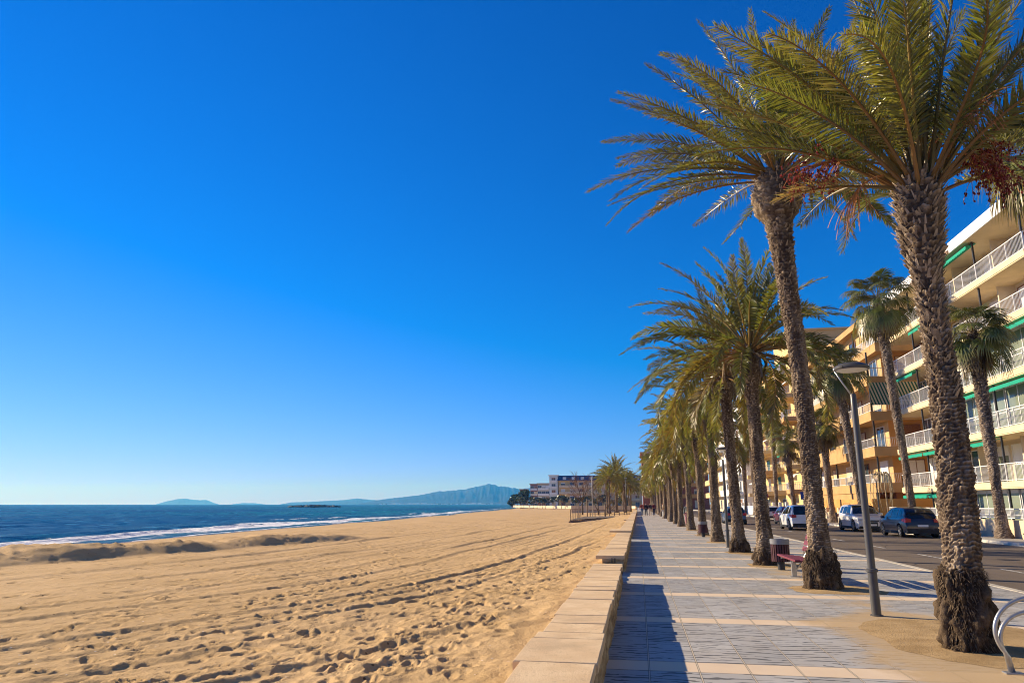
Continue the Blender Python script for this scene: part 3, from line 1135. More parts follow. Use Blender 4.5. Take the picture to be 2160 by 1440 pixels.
def trunk_mesh(name, parent, path, mat, nu=72, nv=260, scales=13, step=.085, amp=(.012, .05), cut=.5, seed=0, rough=.012, shards=0):
    """path: rows (z, x, y, radius); ringed ragged bark below, pointed leaf-base boots towards the crown"""
    g = np.random.default_rng(seed)
    p = np.array(path, dtype=float)
    z = np.linspace(p[0, 0], p[-1, 0], nv)
    x = np.interp(z, p[:, 0], p[:, 1]); y = np.interp(z, p[:, 0], p[:, 2]); r = np.interp(z, p[:, 0], p[:, 3])
    k = np.ones(9) / 9
    sm = lambda a: np.convolve(np.pad(a, 4, mode='edge'), k, 'valid')
    x, y, r = sm(x), sm(y), sm(r)
    th = np.linspace(0, 2 * PI, nu, endpoint=False)
    TH, Z = np.meshgrid(th, z)
    f = (Z - z[0]) / (z[-1] - z[0])
    bold = np.clip((f - cut) / (1 - cut) * 1.3, 0, 1)
    b1 = np.clip(((z - z[0]) / (z[-1] - z[0]) - cut) / (1 - cut) * 1.3, 0, 1)
    vv = np.cumsum(1 / (step * (.5 + .5 * b1))) * (z[1] - z[0])
    u = TH / (2 * PI) * scales
    cx, cy = np.cos(TH), np.sin(TH)
    wob = .55 * vnoise(cx * 1.3 + 5, Z * 1.6 + cy * 1.3, seed) + .35 * vnoise(cx * 3.1, Z * 4 + cy * 3.1, seed + 1)
    v = vv[:, None] + wob * (1.15 - .6 * bold) + np.sin(TH + seed) * .25
    row = np.floor(v); fv = v - row
    uu = u + .5 * (row % 2) + .5 * _hash(row, row * 0, seed + 5) + .18 * vnoise(cx * 4, Z * 9 + cy * 4, seed + 6)
    cu = np.floor(uu); fu = uu - cu
    rnd = _hash(np.mod(cu, scales), row, seed + 9)
    rnd2 = _hash(np.mod(cu, scales), row, seed + 19)
    wf = 1.05 - (.15 + .45 * bold) * fv
    body = np.clip(1 - (np.abs(2 * fu - 1 + .3 * (rnd2 - .5)) / wf) ** (2.0 + 2 * (1 - bold)), 0, 1)
    pk = .70 + .2 * rnd2
    saw = np.where(fv < pk, (fv / pk) ** 1.5, np.maximum(0, (1 - fv) / (1 - pk)))
    miss = (rnd < .10) * 1.0
    A_ = amp[0] + (amp[1] - amp[0]) * bold
    h = A_ * (saw * body * (.35 + 1.0 * rnd) * (1 - .8 * miss) - .3)
    h = h + rough * (fbm(cx * 2.2 + 3, Z * 3 + cy * 2.2, seed + 13, 4) + (.55 + .5 * (1 - bold)) * vnoise(cx * 6, Z * 34 + cy * 6, seed + 14) + .4 * (1 - bold) * vnoise(cx * 14, Z * 60 + cy * 14, seed + 15))
    RR = r[:, None] + h
    V = np.stack([x[:, None] + RR * cx, y[:, None] + RR * cy, Z + A_ * .6 * saw * body * rnd], -1).reshape(-1, 3)
    boot = np.clip(.10 + .60 * saw * body * (.3 + 1.0 * rnd) + .22 * vnoise(cx * 1.5, Z * 2 + cy * 1.5, seed + 2) + .15 * vnoise(cx * 8, Z * 12 + cy * 8, seed + 3), 0, 1).ravel()
    ix = np.arange(nu * nv).reshape(nv, nu)
    F = np.stack([ix[:-1], np.roll(ix[:-1], -1, 1), np.roll(ix[1:], -1, 1), ix[1:]], -1).reshape(-1, 4)
    if not shards:
        return mesh_np(name, V, F, mat, parent, True, attrs={'boot': boot})
    # frayed stubs of cut leaf stalks
    n = shards
    q = 1 - g.random(n) ** 1.3 * (1 - cut)
    zz = z[0] + q * (z[-1] - z[0] - .1)
    a = g.uniform(0, 2 * PI, n)
    rr = np.interp(zz, z, r)
    c = np.stack([np.interp(zz, z, x) + rr * np.cos(a), np.interp(zz, z, y) + rr * np.sin(a), zz], 1)
    o = np.stack([np.cos(a), np.sin(a), np.zeros(n)], 1); t = np.stack([-np.sin(a), np.cos(a), np.zeros(n)], 1)
    upv = np.array([[0, 0, 1.0]])
    d = nrm(o * g.uniform(.35, .9, (n, 1)) + upv + t * g.normal(0, .25, (n, 1)))
    ln = g.uniform(.05, .13, n)[:, None] * (.6 + amp[1] * 8); w = t * g.uniform(.012, .03, n)[:, None]
    S_ = np.stack([c - w - o * .02, c + w - o * .02, c + d * ln + w * .35, c + d * ln * .85 - w * .5], 1).reshape(-1, 3)
    Fl = [tuple(q_) for q_ in F.tolist()] + [(len(V) + 4 * i, len(V) + 4 * i + 1, len(V) + 4 * i + 2, len(V) + 4 * i + 3) for i in range(n)]
    return mesh_np(name, np.concatenate([V, S_]), Fl, mat, parent, True, attrs={'boot': np.concatenate([boot, np.repeat(g.uniform(.2, 1, n), 4)])})


def root_mass(name, parent, r0, h, seed, cx=0, cy=0, n=1500, top=.8):
    """swollen fibrous root boss at the foot of a date palm"""
    nu, nv = 96, 60
    th = np.linspace(0, 2 * PI, nu, endpoint=False); z = np.linspace(-.06, h, nv)
    TH, Z = np.meshgrid(th, z)
    f = np.clip(Z / h, 0, 1)
    r = r0 * (1.06 - .10 * f - (1 - top) * f ** 3)
    edge = .12 * vnoise(TH * 2.5, f * 0, seed)
    d = .055 * fbm(TH * 3.2, Z * 5, seed, 4) + .02 * vnoise(TH * 16, Z * 9, seed + 4)
    RR = np.where(f > .93 + edge, r - .09, r + d)
    V = np.stack([cx + RR * np.cos(TH), cy + RR * np.sin(TH), Z], -1).reshape(-1, 3)
    ix = np.arange(nu * nv).reshape(nv, nu)
    Q = np.stack([ix[:-1], np.roll(ix[:-1], -1, 1), np.roll(ix[1:], -1, 1), ix[1:]], -1).reshape(-1, 4)
    boot = np.clip(.35 + 1.6 * d.ravel() / .1 * .3, 0, 1)
    g = np.random.default_rng(seed)
    Fl = [tuple(q) for q in Q.tolist()]
    Vl = [V]; bl = [boot]
    # loose root fibres
    b = len(V)
    a = g.uniform(0, 2 * PI, n); zz = g.uniform(0, 1, n) ** 1.4 * h * .95
    rr = r0 * (1.06 - .10 * zz / h)
    p0 = np.stack([cx + rr * np.cos(a), cy + rr * np.sin(a), zz], 1)
    out = np.stack([np.cos(a), np.sin(a), g.uniform(-1.8, -.3, n)], 1)
    p1 = p0 + nrm(out * np.array([[.6, .6, 1.0]]) + g.normal(0, .35, (n, 3))) * g.uniform(.03, .085, n)[:, None]
    p1[:, 2] = np.maximum(p1[:, 2], .004)
    w = np.stack([-np.sin(a), np.cos(a), np.zeros(n)], 1) * .006
    W3 = np.stack([p0 - w, p0 + w, p1], 1).reshape(-1, 3)
    Fl += [(b + 3 * i, b + 3 * i + 1, b + 3 * i + 2) for i in range(n)]
    Vl.append(W3); bl.append(np.repeat(g.uniform(.2, .9, n), 3))
    return mesh_np(name, np.concatenate(Vl), Fl, MT['fibre'], parent, True, attrs={'boot': np.concatenate(bl)})


def fruit_cluster(parent, base, az, e0, length, droop, seed, n=36, bead=True, fall=.55):
    g = np.random.default_rng(seed)
    mb = MB()
    pts = []
    p = Vector(base); e = R(e0)
    for k in range(12):
        pts.append(p.copy())
        p = p + Vector((math.cos(R(az)) * math.cos(e), math.sin(R(az)) * math.cos(e), math.sin(e))) * (length / 11)
        e -= R(droop) / 11
    mb.tube(pts, [.02 - .001 * k for k in range(12)], 5)
    end = pts[-1]; tv = (pts[-1] - pts[-2]).normalized()
    beads = MB()
    for k in range(n):
        q = pts[-1 - int(g.integers(0, 4))].copy()
        d = (tv + Vector(g.normal(0, .55, 3).tolist())).normalized()
        ln = g.uniform(.3, fall)
        path = [q]
        for j in range(5):
            d = (d + Vector((0, 0, -.32))).normalized()
            q = q + d * ln / 5
            path.append(q.copy())
        mb.tube(path, .0042, 3, False)
        if bead:
            for j in range(7):
                i = int(g.integers(2, 6))
                c = path[i] + Vector(g.normal(0, .014, 3).tolist())
                s_ = g.uniform(.011, .017)
                beads.add([c + Vector(v) * s_ for v in ((1, 0, 0), (0, 1, 0), (-1, 0, 0), (0, -1, 0), (0, 0, 1.6), (0, 0, -1.6))], [(0, 1, 4), (1, 2, 4), (2, 3, 4), (3, 0, 4), (1, 0, 5), (2, 1, 5), (3, 2, 5), (0, 3, 5)])
    o = mb.build('fruit_stalk', MT['fruit_stalk'], parent)
    if bead and beads.v:
        beads.build('dates', MT['fruit'], o)['kind'] = 'stuff'
    return o


def dead_fronds(parent, top, seed, n=10, length=.9, r0=.2, name='dead_frond'):
    """cut and withered leaf bases hanging under the crown"""
    g = np.random.default_rng(seed)
    L = Leafy()
    for k in range(n):
        az = g.uniform(0, 360)
        m = 9
        s = np.linspace(0, 1, m)
        e = R(g.uniform(10, 40)) - R(g.uniform(105, 140)) * np.clip(s * 1.7, 0, 1)
        ln = length * g.uniform(.55, 1.15)
        st = ln / (m - 1)
        h = r0 + np.concatenate([[0], np.cumsum(np.cos(e[1:]) * st)]); z = np.concatenate([[0], np.cumsum(np.sin(e[1:]) * st)])
        P = np.stack([top[0] + h * math.cos(R(az)), top[1] + h * math.sin(R(az)), top[2] + z + g.uniform(-.25, .05)], 1)
        V, Q = strip_tube(P, .05 * (1 - .6 * s) * g.uniform(.7, 1.2), 4)
        c = np.array(DRY[int(g.integers(2))]) * g.uniform(.5, 1.25)
        L.add(V, np.tile(c, (len(V), 1)), Q)
        # ragged strips
        for j in range(5):
            i = int(g.integers(4, m))
            b = P[i]
            d = np.array([g.normal(0, .25), g.normal(0, .25), -1.0]); d /= np.linalg.norm(d)
            w = nrm(np.array([[g.normal(), g.normal(), 0.0]]))[0] * g.uniform(.008, .02)
            t = b + d * g.uniform(.12, .38)
            L.add(np.array([b - w, b + w, t + w * .4, t - w * .4]), np.tile(c * g.uniform(.6, 1.1), (4, 1)), np.array([[0, 1, 2, 3]]))
    return L.build(name, MT['leaf'], parent)


PALM_GROUP = 'date palms in the row along the promenade'
# ---- the two nearest palms, each modelled on its own
t1 = thing('date_palm', 'date palm nearest the camera, shaggy root base and red date clusters, behind the bike rack', 'palm tree', (3.48, 9.0, 0), 0, PALM_GROUP)
trunk_mesh('trunk', t1, [(-.05, 0, 0, .19), (.4, .02, 0, .19), (.85, .03, 0, .19), (1.2, .06, 0, .185), (1.9, .1, 0, .178), (2.7, .10, 0, .165), (3.2, .10, 0, .15), (3.7, .10, 0, .138), (4.05, .085, 0, .14), (4.25, .08, 0, .16), (4.5, .085, 0, .21), (4.8, .09, 0, .26), (5.1, .1, 0, .275), (5.35, .12, 0, .265), (5.5, .14, 0, .22), (5.62, .15, 0, .1)], MT['trunk'], 170, 760, 8, .09, (.019, .062), .5, 3, .016, 900)
root_mass('root_base', t1, .25, .9, 4, 0.02, 0, 3400, .86)
date_crown('crown', t1, 18, 33, 2.9, 132, .0215, .40, -.02, (.14, 0, 5.5), 32, 87, .15, oldp=.12, drp=.85,
           extra=[dict(p=(176, 14, 34, 1.55), col=DRY[0], nleaf=80), dict(p=(186, 40, 42, 2.9), col=GREEN[2]), dict(p=(195, 58, 46, 3.0)), dict(p=(168, 62, 40, 3.0)), dict(p=(176, 66, 36, 3.1)), dict(p=(5, 44, 34, 3.4)), dict(p=(20, 34, 36, 3.3)), dict(p=(350, 56, 24, 3.5)), dict(p=(205, 48, 42, 3.2)), dict(p=(300, 76, 14, 3.3)), dict(p=(280, 82, 10, 3.2)), dict(p=(90, 70, 20, 3.4)), dict(p=(182, 74, 30, 3.1)), dict(p=(150, 48, 40, 2.9)), dict(p=(338, 66, 20, 3.4)), dict(p=(255, 72, 26, 3.3)), dict(p=(15, 58, 26, 3.4))])
for k, (az, e0, ln, dr, n_) in enumerate(((352, 62, 1.0, 120, 60), (15, 72, 1.3, 95, 52), (178, 42, 1.35, 60, 46), (300, 66, 1.1, 75, 40), (185, 30, 1.0, 100, 34))):
    fruit_cluster(t1, (.14, 0, 5.5), az, e0, ln, dr, 60 + k, n_, k < 3, .6 if k != 1 else .5)

t2 = thing('date_palm', 'slender leaning date palm with a dark bulging boot collar, beside the red bench', 'palm tree', (3.33, 14.73, 0), 0, PALM_GROUP)
trunk_mesh('trunk', t2, [(-.05, 0, 0, .29), (.5, 0, 0, .235), (.8, 0, 0, .20), (1.3, -.01, 0, .175), (2.1, -.02, 0, .168), (3.97, -.05, 0, .16), (5.4, -.12, 0, .185), (6.4, -.17, 0, .215), (7.0, -.20, 0, .245), (7.34, -.21, 0, .29), (7.5, -.22, 0, .44), (7.85, -.21, 0, .50), (8.2, -.19, 0, .46), (8.42, -.17, 0, .3), (8.6, -.16, 0, .15)], MT['trunk'], 120, 800, 8, .085, (.014, .05), .55, 8, .012, 620)
root_mass('root_base', t2, .30, .78, 9, 0, 0, 2400, .74)
date_crown('crown', t2, 23, 46, 3.4, 124, .028, .34, -.05, (-.16, 0, 8.5), 4, 86, .2, oldp=.15, drp=.72,
           extra=[dict(p=(178, 16, 26, 3.9)), dict(p=(192, 10, 58, 3.5)), dict(p=(168, 8, 30, 3.3)), dict(p=(180, 44, 26, 3.7)), dict(p=(205, 34, 34, 3.6)), dict(p=(150, 56, 24, 3.4)), dict(p=(215, 4, 45, 3.0)), dict(p=(160, 30, 30, 3.6)), dict(p=(340, 12, 30, 3.0)), dict(p=(183, 60, 24, 3.6)), dict(p=(172, 72, 22, 3.6))])
dead_fronds(t2, (-.18, 0, 8.3), 31, 9, .8, .42)

# ---- shared variants for the rest of the row
variants = []
for k in range(5):
    a = bpy.data.objects.new('tmp', None)
    COL.objects.link(a)
    hz = (5.75, 5.95, 5.5, 5.4, 5.6)[k]
    g = np.random.default_rng(100 + k)
    dx, dy = (-.06, -.13, .02, .08, .1)[k], float(g.normal(0, .08))
    rr = (.158, .162, .172, .16, .17)[k]
    hi = k < 2
    pth = [(-.05, 0, 0, .31), (.25, 0, 0, .27), (.6, .0, 0, .21), (1.1, dx * .1, 0, rr + .02), (2.4, dx * .4, dy * .4, rr), (hz - 1.5, dx * .75, dy * .7, rr + .005), (hz - .95, dx * .85, dy, rr + .03), (hz - .75, dx * .9, dy, rr + .12), (hz - .25, dx, dy, rr + .14), (hz, dx, dy, rr + .02), (hz + .15, dx, dy, .1)]
    trunk_mesh('trunk', a, pth, MT['trunk'], 96 if hi else 60, 520 if hi else 300, 9, .085, (.016, .045), .6, 20 + k, .012, 260)
    if hi: root_mass('root_base', a, .31, .5, 40 + k, 0, 0, 900, .7)
    date_crown('crown', a, 200 + 7 * k, 60 if hi else 52, (3.05, 3.0, 2.85, 3.0, 2.7)[k], 96 if hi else 56, .038 if hi else .055, .36, (-.06, -.06, -.04, -.06, -.02)[k], (dx, dy, hz + .05), (-22, -28, -34, -18, -30)[k], 88, .18, oldp=.35, drp=(1.25, 1.2, 1.3, 1.15, 1.3)[k])
    dead_fronds(a, (dx, dy, hz - .15), 300 + k, (18, 12, 20, 10, 14)[k], .95, .3)
    variants.append(a)

ROW = [(20.17, 3.22, 0, 1.0, 0, 'date palm with hanging grey dead leaf stalks, behind the slatted litter bin'),
       (25.26, 3.21, 1, 1.0, 200, 'date palm whose trunk meets the ground beside the second lamp post'),
       (31.95, 3.19, 2, 1.0, 0, 'date palm just beyond the second lamp post, thick cut collar of stalks'),
       (38.5, 3.17, 3, .99, 70, 'date palm with its trunk hiding the second litter bin'),
       (46.0, 3.1, 4, 1.0, 150, 'date palm standing in front of the third lamp post'),
       (53.7, 2.95, 2, .97, 230, 'date palm just beyond the third lamp post')]
for i, (py, px, v, sc_, rz, lab) in enumerate(ROW):
    base = variants[v]
    used = base.get('used')
    o = base if not used else copy_tree(base)
    base['used'] = 1
    o.name = 'date_palm'
    o.location = (px, py, 0); o.rotation_euler = (0, 0, R(rz) if used or i > 1 else 0); o.scale = (sc_, sc_, sc_)
    tag(o, lab, 'palm tree', PALM_GROUP)
    if 'used' in o: del o['used']
    base['used'] = 1
r4 = random.Random(4)
for i, py in enumerate(PALM_Y[8:]):
    o = copy_tree(variants[(i * 2 + 1) % 3 + 2])
    o.name = 'date_palm'
    o.location = (3.0 + r4.uniform(-.12, .12), py + r4.uniform(-.6, .6), 0)
    o.rotation_euler = (0, 0, r4.uniform(0, 6.28))
    s_ = r4.uniform(.93, 1.06)
    o.scale = (s_, s_, s_)
    tag(o, 'distant date palm in the overlapping far part of the row beyond the third lamp', 'palm tree', PALM_GROUP)
# a clump of palms standing on the beach side further along
for i, (x, y, s_) in enumerate([(-5.4, 138, 1.15), (-4.3, 146, 1.42), (-6.6, 158, 1.25), (-2.6, 142, 1.05), (-1.6, 150, 1.0), (-4.9, 168, 1.3), (-3.2, 160, 1.2), (-2.2, 174, 1.2)]):
    o = copy_tree(variants[(i % 3) + 2])
    o.name = 'date_palm'
    o.location = (x, y, -.2); o.rotation_euler = (0, 0, i * 1.3); o.scale = (s_, s_, s_)
    tag(o, ('tallest palm of the far clump in the sand beyond the boardwalk' if i == 1 else 'lower palm of the far clump standing in the sand beyond the boardwalk'), 'palm tree', 'palms standing on the beach')
for v in variants:
    if 'used' in v: del v['used']


# ---- fan palms on the far pavement
def fan_leaf(L, g, base, az, e0, pet, rad, col, seg=34, droop=.5, wind=0.0, tipcol=None):
    m = 8
    s = np.linspace(0, 1, m)
    e = R(e0) - R(28) * s
    st = pet / (m - 1)
    h = np.concatenate([[0], np.cumsum(np.cos(e[1:]) * st)]); z = np.concatenate([[0], np.cumsum(np.sin(e[1:]) * st)])
    ca, sa = math.cos(R(az)), math.sin(R(az))
    P = np.stack([base[0] + h * ca, base[1] + h * sa, base[2] + z], 1)
    V, Q = strip_tube(P, .02 * (1 - .45 * s), 4)
    L.add(V, np.tile(np.array((.24, .19, .07)), (len(V), 1)), Q)
    hub = P[-1]
    ef = e[-1] - .35
    fw = np.array([ca * math.cos(ef), sa * math.cos(ef), math.sin(ef)])
    sd = np.array([-sa, ca, 0.0])
    nn = np.cross(fw, sd) * -1
    a = np.linspace(-R(125), R(125), seg) + g.normal(0, .02, seg)
    d = np.cos(a)[:, None] * fw + np.sin(a)[:, None] * sd
    d = nrm(d + nn * .12 * np.abs(np.sin(a))[:, None])
    ln = rad * (.80 + .2 * np.cos(a)) * g.uniform(.9, 1.08, seg)
    w = nrm(np.cross(d, np.tile(nn, (seg, 1)))) * (rad * .5 * (R(250) / seg) * .62)
    fold = np.tile(nn, (seg, 1)) * (.02 * rad) * np.where(np.arange(seg) % 2, 1, -1)[:, None]
    mid = hub + d * (ln * .52)[:, None] + fold
    dn = np.array([0, 0, -1.0])
    q1 = hub + d * (ln * .80)[:, None] + dn * (ln * .10 * (1 + droop))[:, None]
    tip = hub + d * (ln * .93)[:, None] + dn * (ln * droop * g.uniform(.4, .9, seg))[:, None]
    V = np.stack([np.tile(hub, (seg, 1)), mid - w, mid + w, q1 + w * .55, q1 - w * .55, tip], 1).reshape(-1, 3)
    k = np.arange(seg)[:, None] * 6
    T = np.concatenate([k + np.array([[0, 1, 2]]), k + np.array([[4, 3, 5]])])
    Q = k + np.array([[1, 4, 3, 2]])
    cc = np.array(col)[None, :] * g.uniform(.75, 1.25, (seg, 1))
    cc = np.repeat(cc, 6, 0).reshape(seg, 6, 3)
    tc = np.array(tipcol if tipcol is not None else (.27, .23, .10))
    cc[:, 5] = tc; cc[:, 3:5] = cc[:, 3:5] * .6 + tc * .4
    L.add(V, np.clip(cc.reshape(-1, 3), .004, 1), Q, T)


def fan_palm(name, label, loc, hz, lean, seed, n=34, rad=.85, pet=1.0, r0=.2, skirt=.25, group='fan palms on the far pavement'):
    g = np.random.default_rng(seed)
    t = thing(name, label, 'palm tree', loc, 0, group)
    dx, dy = lean
    pth = [(-.05, 0, 0, r0 * 2.0), (.12, 0, 0, r0 * 1.85), (.5, dx * .02, 0, r0 * 1.3), (1.3, dx * .1, dy * .1, r0 * 1.05), (hz * .28, dx * .25, dy * .25, r0), (hz * .42, dx * .4, dy * .4, r0 * 1.25), (hz * .7, dx * .7, dy * .7, r0 * 1.4), (hz - .8, dx * .92, dy * .9, r0 * 1.55), (hz - .1, dx, dy, r0 * 1.2), (hz + .2, dx, dy, .06)]
    trunk_mesh('trunk', t, pth, MT['fan_trunk'], 64, 460, 7, .15, (.008, .10), .26, seed, .016, 520)
    L = Leafy()
    for k in range(n):
        f = (k + .5) / n
        az = k * 137.5 + g.normal(0, 14)
        e0 = 88 - 118 * f + g.normal(0, 9)
        fan_leaf(L, g, (dx, dy, hz + .1 - .35 * f), az, e0, pet * (.75 + .35 * f) * g.uniform(.8, 1.15), rad * g.uniform(.85, 1.12), [(.12, .145, .035), (.15, .16, .045), (.10, .125, .03)][int(g.integers(3))], 34, .30 + .45 * f)
    L.build('crown', MT['fan'], t)
    if skirt:
        L = Leafy()
        for k in range(int(n * .28)):
            az = g.uniform(0, 360)
            fan_leaf(L, g, (dx, dy, hz - .2 - g.uniform(0, .5)), az, g.uniform(-50, -15), pet * skirt * g.uniform(1.6, 2.8), rad * g.uniform(.7, 1.0), (.13, .095, .045), 22, .8, tipcol=(.27, .2, .1))
        L.build('dead_skirt', MT['fan'], t)
    return t


fan_palm('fan_palm', 'fan palm before the white balcony railings, its foot against the cream garden wall', (16.72, 37.75, 0), 9.9, (-.05, 0), 501, 40, .98, 1.35, .21, .4)
fan_palm('fan_palm', 'tallest fan palm, crown against the sky, rising behind the dark blue hatchback', (16.9, 49.2, 0), 14.7, (-.75, -.3), 502, 42, 1.05, 1.75, .21, .35)
fan_palm('fan_palm', 'fan palm whose crown is behind the near lamp head', (16.6, 58.5, 0), 12.0, (-.9, 0), 503, 42, 1.2, 1.7, .22, .4)
fan_palm('fan_palm', 'short fan palm before the orange balconies, between leaning date palm and lamp post', (16.8, 68.3, 0), 8.6, (-.2, 0), 504, 34, 1.0, 1.3, .22, .45)
fan_palm('fan_palm', 'fan palm beside the blue square sign', (16.8, 84, 0), 8.6, (-.3, 0), 505, 26, 1.0, 1.5, .22, .6)
fan_palm('fan_palm', 'fan palm before the yellow building beyond the blue sign, crown half hidden', (16.9, 95, 0), 12.0, (.3, 0), 506, 26, 1.0, 1.5, .22, .5)
fan_palm('fan_palm', 'pale trunked fan palm beside the round no parking sign', (16.9, 112, 0), 12.5, (.1, 0), 507, 26, 1.1, 1.6, .24, .5)
fan_palm('fan_palm', 'fan palm standing just beyond the pale trunked one near the round sign', (17.0, 122, 0), 10.5, (.1, 0), 508, 26, 1.1, 1.6, .24, .5)
fan_palm('fan_palm', 'fan palm cut by the picture edge, hanging leaves above the white roof corner', (15.85, 28.3, 0), 15.0, (-.15, 0), 509, 42, 1.15, 1.4, .2, .45)
# ================================================================== SEA WALL
def wall_section(label, y0, y1, seed, wide=0.0, ztop=.36):
    g = random.Random(seed)
    t = thing('stone_wall', label, 'wall', (-.65, y0, 0), 0, 'low stone wall sections along the beach')
    L = y1 - y0
    mb = MB()
    n = max(4, int(L / .09)) if L < 20 else int(L / .3)
    V, F = [], []
    # body with a rough inner face
    for i in range(n + 1):
        y = L * i / n
        for (x, z) in ((-.25, -.6), (-.25, ztop - .075), (.245, ztop - .075), (.25, ztop - .16), (.26, .16), (.275, .06), (.285, -.1)):
            j = .02 * mnoise.noise((y * 2.2 + seed, z * 5, 1)) + .012 * mnoise.noise((y * 9, z * 14, seed)) if x > 0 else 0
            V.append((x + j, y, z))
    for i in range(n):
        for k in range(6):
            a = i * 7 + k
            F.append((a, a + 1, a + 8, a + 7))
    F.append((0, 1, 2, 3, 4, 5, 6)); F.append(tuple(n * 7 + k for k in range(6, -1, -1)))
    mesh_np('wall_body', V, F, MT['rubble'], t, False)
    y = 0.0
    mb = MB()
    cnt = 0
    while y < L - .02:
        w = g.choice([.26, .34, .42, .5, .62, .78, .95]) * g.uniform(.85, 1.1)
        if L > 26: w *= 1.9
        w = min(w, L - y)
        if L - y - w < .15: w = L - y
        jut = wide if y < 1.8 else 0
        xo = -.30 - jut - g.uniform(0, .02) - (.05 if 6.7 < y < 8.0 and seed == 1 else 0)
        xi = .285 + g.uniform(-.012, .012)
        zt = ztop + g.uniform(-.006, .006)
        b = .008
        x0, x1, ya, yb, za = xo, xi, y + .004, y + w - .004, ztop - .075
        P = []
        sk = g.uniform(-.012, .012)
        tilt = g.uniform(-.006, .006)
        for z_, ins in ((za, 0), (zt - b, 0), (zt, b)):
            for (xx, yy) in ((x0 + ins, ya + ins), (x1 - ins, ya + ins + sk), (x1 - ins, yb - ins + sk), (x0 + ins, yb - ins)):
                P.append((xx, yy, z_ + (tilt if xx > 0 else 0) * (z_ > za)))
        mb.add(P, [(3, 2, 1, 0), (8, 9, 10, 11), (0, 1, 5, 4), (1, 2, 6, 5), (2, 3, 7, 6), (3, 0, 4, 7), (4, 5, 9, 8), (5, 6, 10, 9), (6, 7, 11, 10), (7, 4, 8, 11)])
        y += w
    mb.build('coping', MT['stone'], t)
    return t


wall_section('nearest section of low stone wall with broad coping slabs at the picture bottom', -1.0, 15.3, 1)
w2 = wall_section('stone wall section beyond the first gap, its square end facing the camera', 17.7, 32.2, 2, .10)
mb = MB()
for x in (-.02, .05):
    mb = MB(); mb.box((x, -.012, .26), (.018, .02, .10))
    mb.build('drain_slot', MT['dark_metal'], w2)
wall_section('stone wall section with a broad end block beyond the second gap', 34.2, 57.6, 3, .42)
wall_section('stone wall section running up to the boardwalk', 59.0, 97.5, 4, .25)
wall_section('farthest stone wall section beyond the boardwalk beside the walkers', 100.5, 165, 5, .2)

# ================================================================== LAMPS
def lamp(label, loc, rz=0.0):
    t = thing('street_lamp', label, 'street lamp', loc, rz, 'single arm promenade lamps')
    mb = MB()
    mb.lathe([(.088, 0), (.088, .012), (.064, .02), (.063, .60), (.062, .63)], 24)
    mb.lathe([(.053, .62), (.046, 2.9), (.042, 3.18), (.03, 3.2)], 24)
    shade_auto(mb.build('pole', MT['grey_metal'], t), 35)
    mb = MB()
    mb.lathe([(.066, .595), (.082, .60), (.082, .635), (.066, .645)], 24)
    shade_auto(mb.build('collar', MT['grey_metal'], t), 35)
    mb = MB()
    mb.tube([(-.01, 0, 3.15), (-.12, 0, 3.34), (-.235, 0, 3.56)], .013, 8)
    mb.tube([(-.235, 0, 3.545), (-.23, 0, 3.60)], .02, 8)
    mb.build('arm', MT['galv'], t, True)
    mb = MB()
    c = (.015, 0, 3.56)
    mb.lathe([(.248, 0.0), (.258, .014), (.258, .036), (.248, .046), (.23, .066), (.17, .094), (.08, .109), (.0, .112)], 40, c)
    shade_auto(mb.build('lamp_head', MT['grey_metal'], t), 40)
    mb = MB()
    mb.lathe([(.014, -.03), (.10, -.027), (.19, -.014), (.232, 0.003)], 36, c)
    mb.build('lens', MT['lamp_lens'], t, True)
    for a in (2.4, 3.9, 5.6):
        mb = MB()
        mb.box((c[0] + .258 * math.cos(a), .258 * math.sin(a), c[2] + .026), (.02, .035, .02), a)
        mb.build('latch', MT['dark_metal'], t)
    return t


l1 = lamp('tall grey lamp post nearest the camera, standing in the sandy bed', (3.29, 11.5, 0))
for y, lab in ((28.2, 'grey lamp post between date palm trunks, second from the camera'), (46.9, 'grey lamp with its pale disc head between palm trunks, beyond the second litter bin'), (64, 'small distant lamp among dense palm trunks, its head under dark crowns'), (82, 'tiny far lamp in the palm row nearest the walkers')):
    o = copy_tree(l1, (3.2, y, 0))
    o.name = 'street_lamp'
    tag(o, lab)
# a lamp on the far pavement
o = copy_tree(l1, (16.5, 54.5, 0), 0)
tag(o, 'lamp on the far pavement in front of the orange building, beside a withered plant', group='lamps on the far pavement')
# withered plant beside it
t = thing('withered_plant', 'withered plant with long drooping bare stalks beside the far pavement lamp', 'plant', (16.9, 54.1, 0))
mb = MB()
mb.tube([(0, 0, 0), (.05, 0, 1.6), (0, 0, 3.5)], [.06, .05, .035], 8)
mb.build('stem', MT['dead'], t, True)
g5 = random.Random(9)
mb = MB()
for k in range(20):
    a = g5.uniform(0, 6.28); ln = g5.uniform(.4, .9); dp = g5.uniform(.6, 2.2) if k < 15 else g5.uniform(2.3, 2.8)
    mb.tube([(0, 0, 3.45), (.5 * ln * math.cos(a), .5 * ln * math.sin(a), 3.75), (ln * math.cos(a), ln * math.sin(a), 3.4), (ln * 1.15 * math.cos(a), ln * 1.15 * math.sin(a), 3.4 - dp * .6), (ln * .8 * math.cos(a), ln * .8 * math.sin(a), 3.4 - dp)], [.022, .022, .02, .018, .012], 5)
mb.build('drooping_stalks', plain('pale_stalk', (.45, .36, .24), .8, .15, var=.3), t, True)

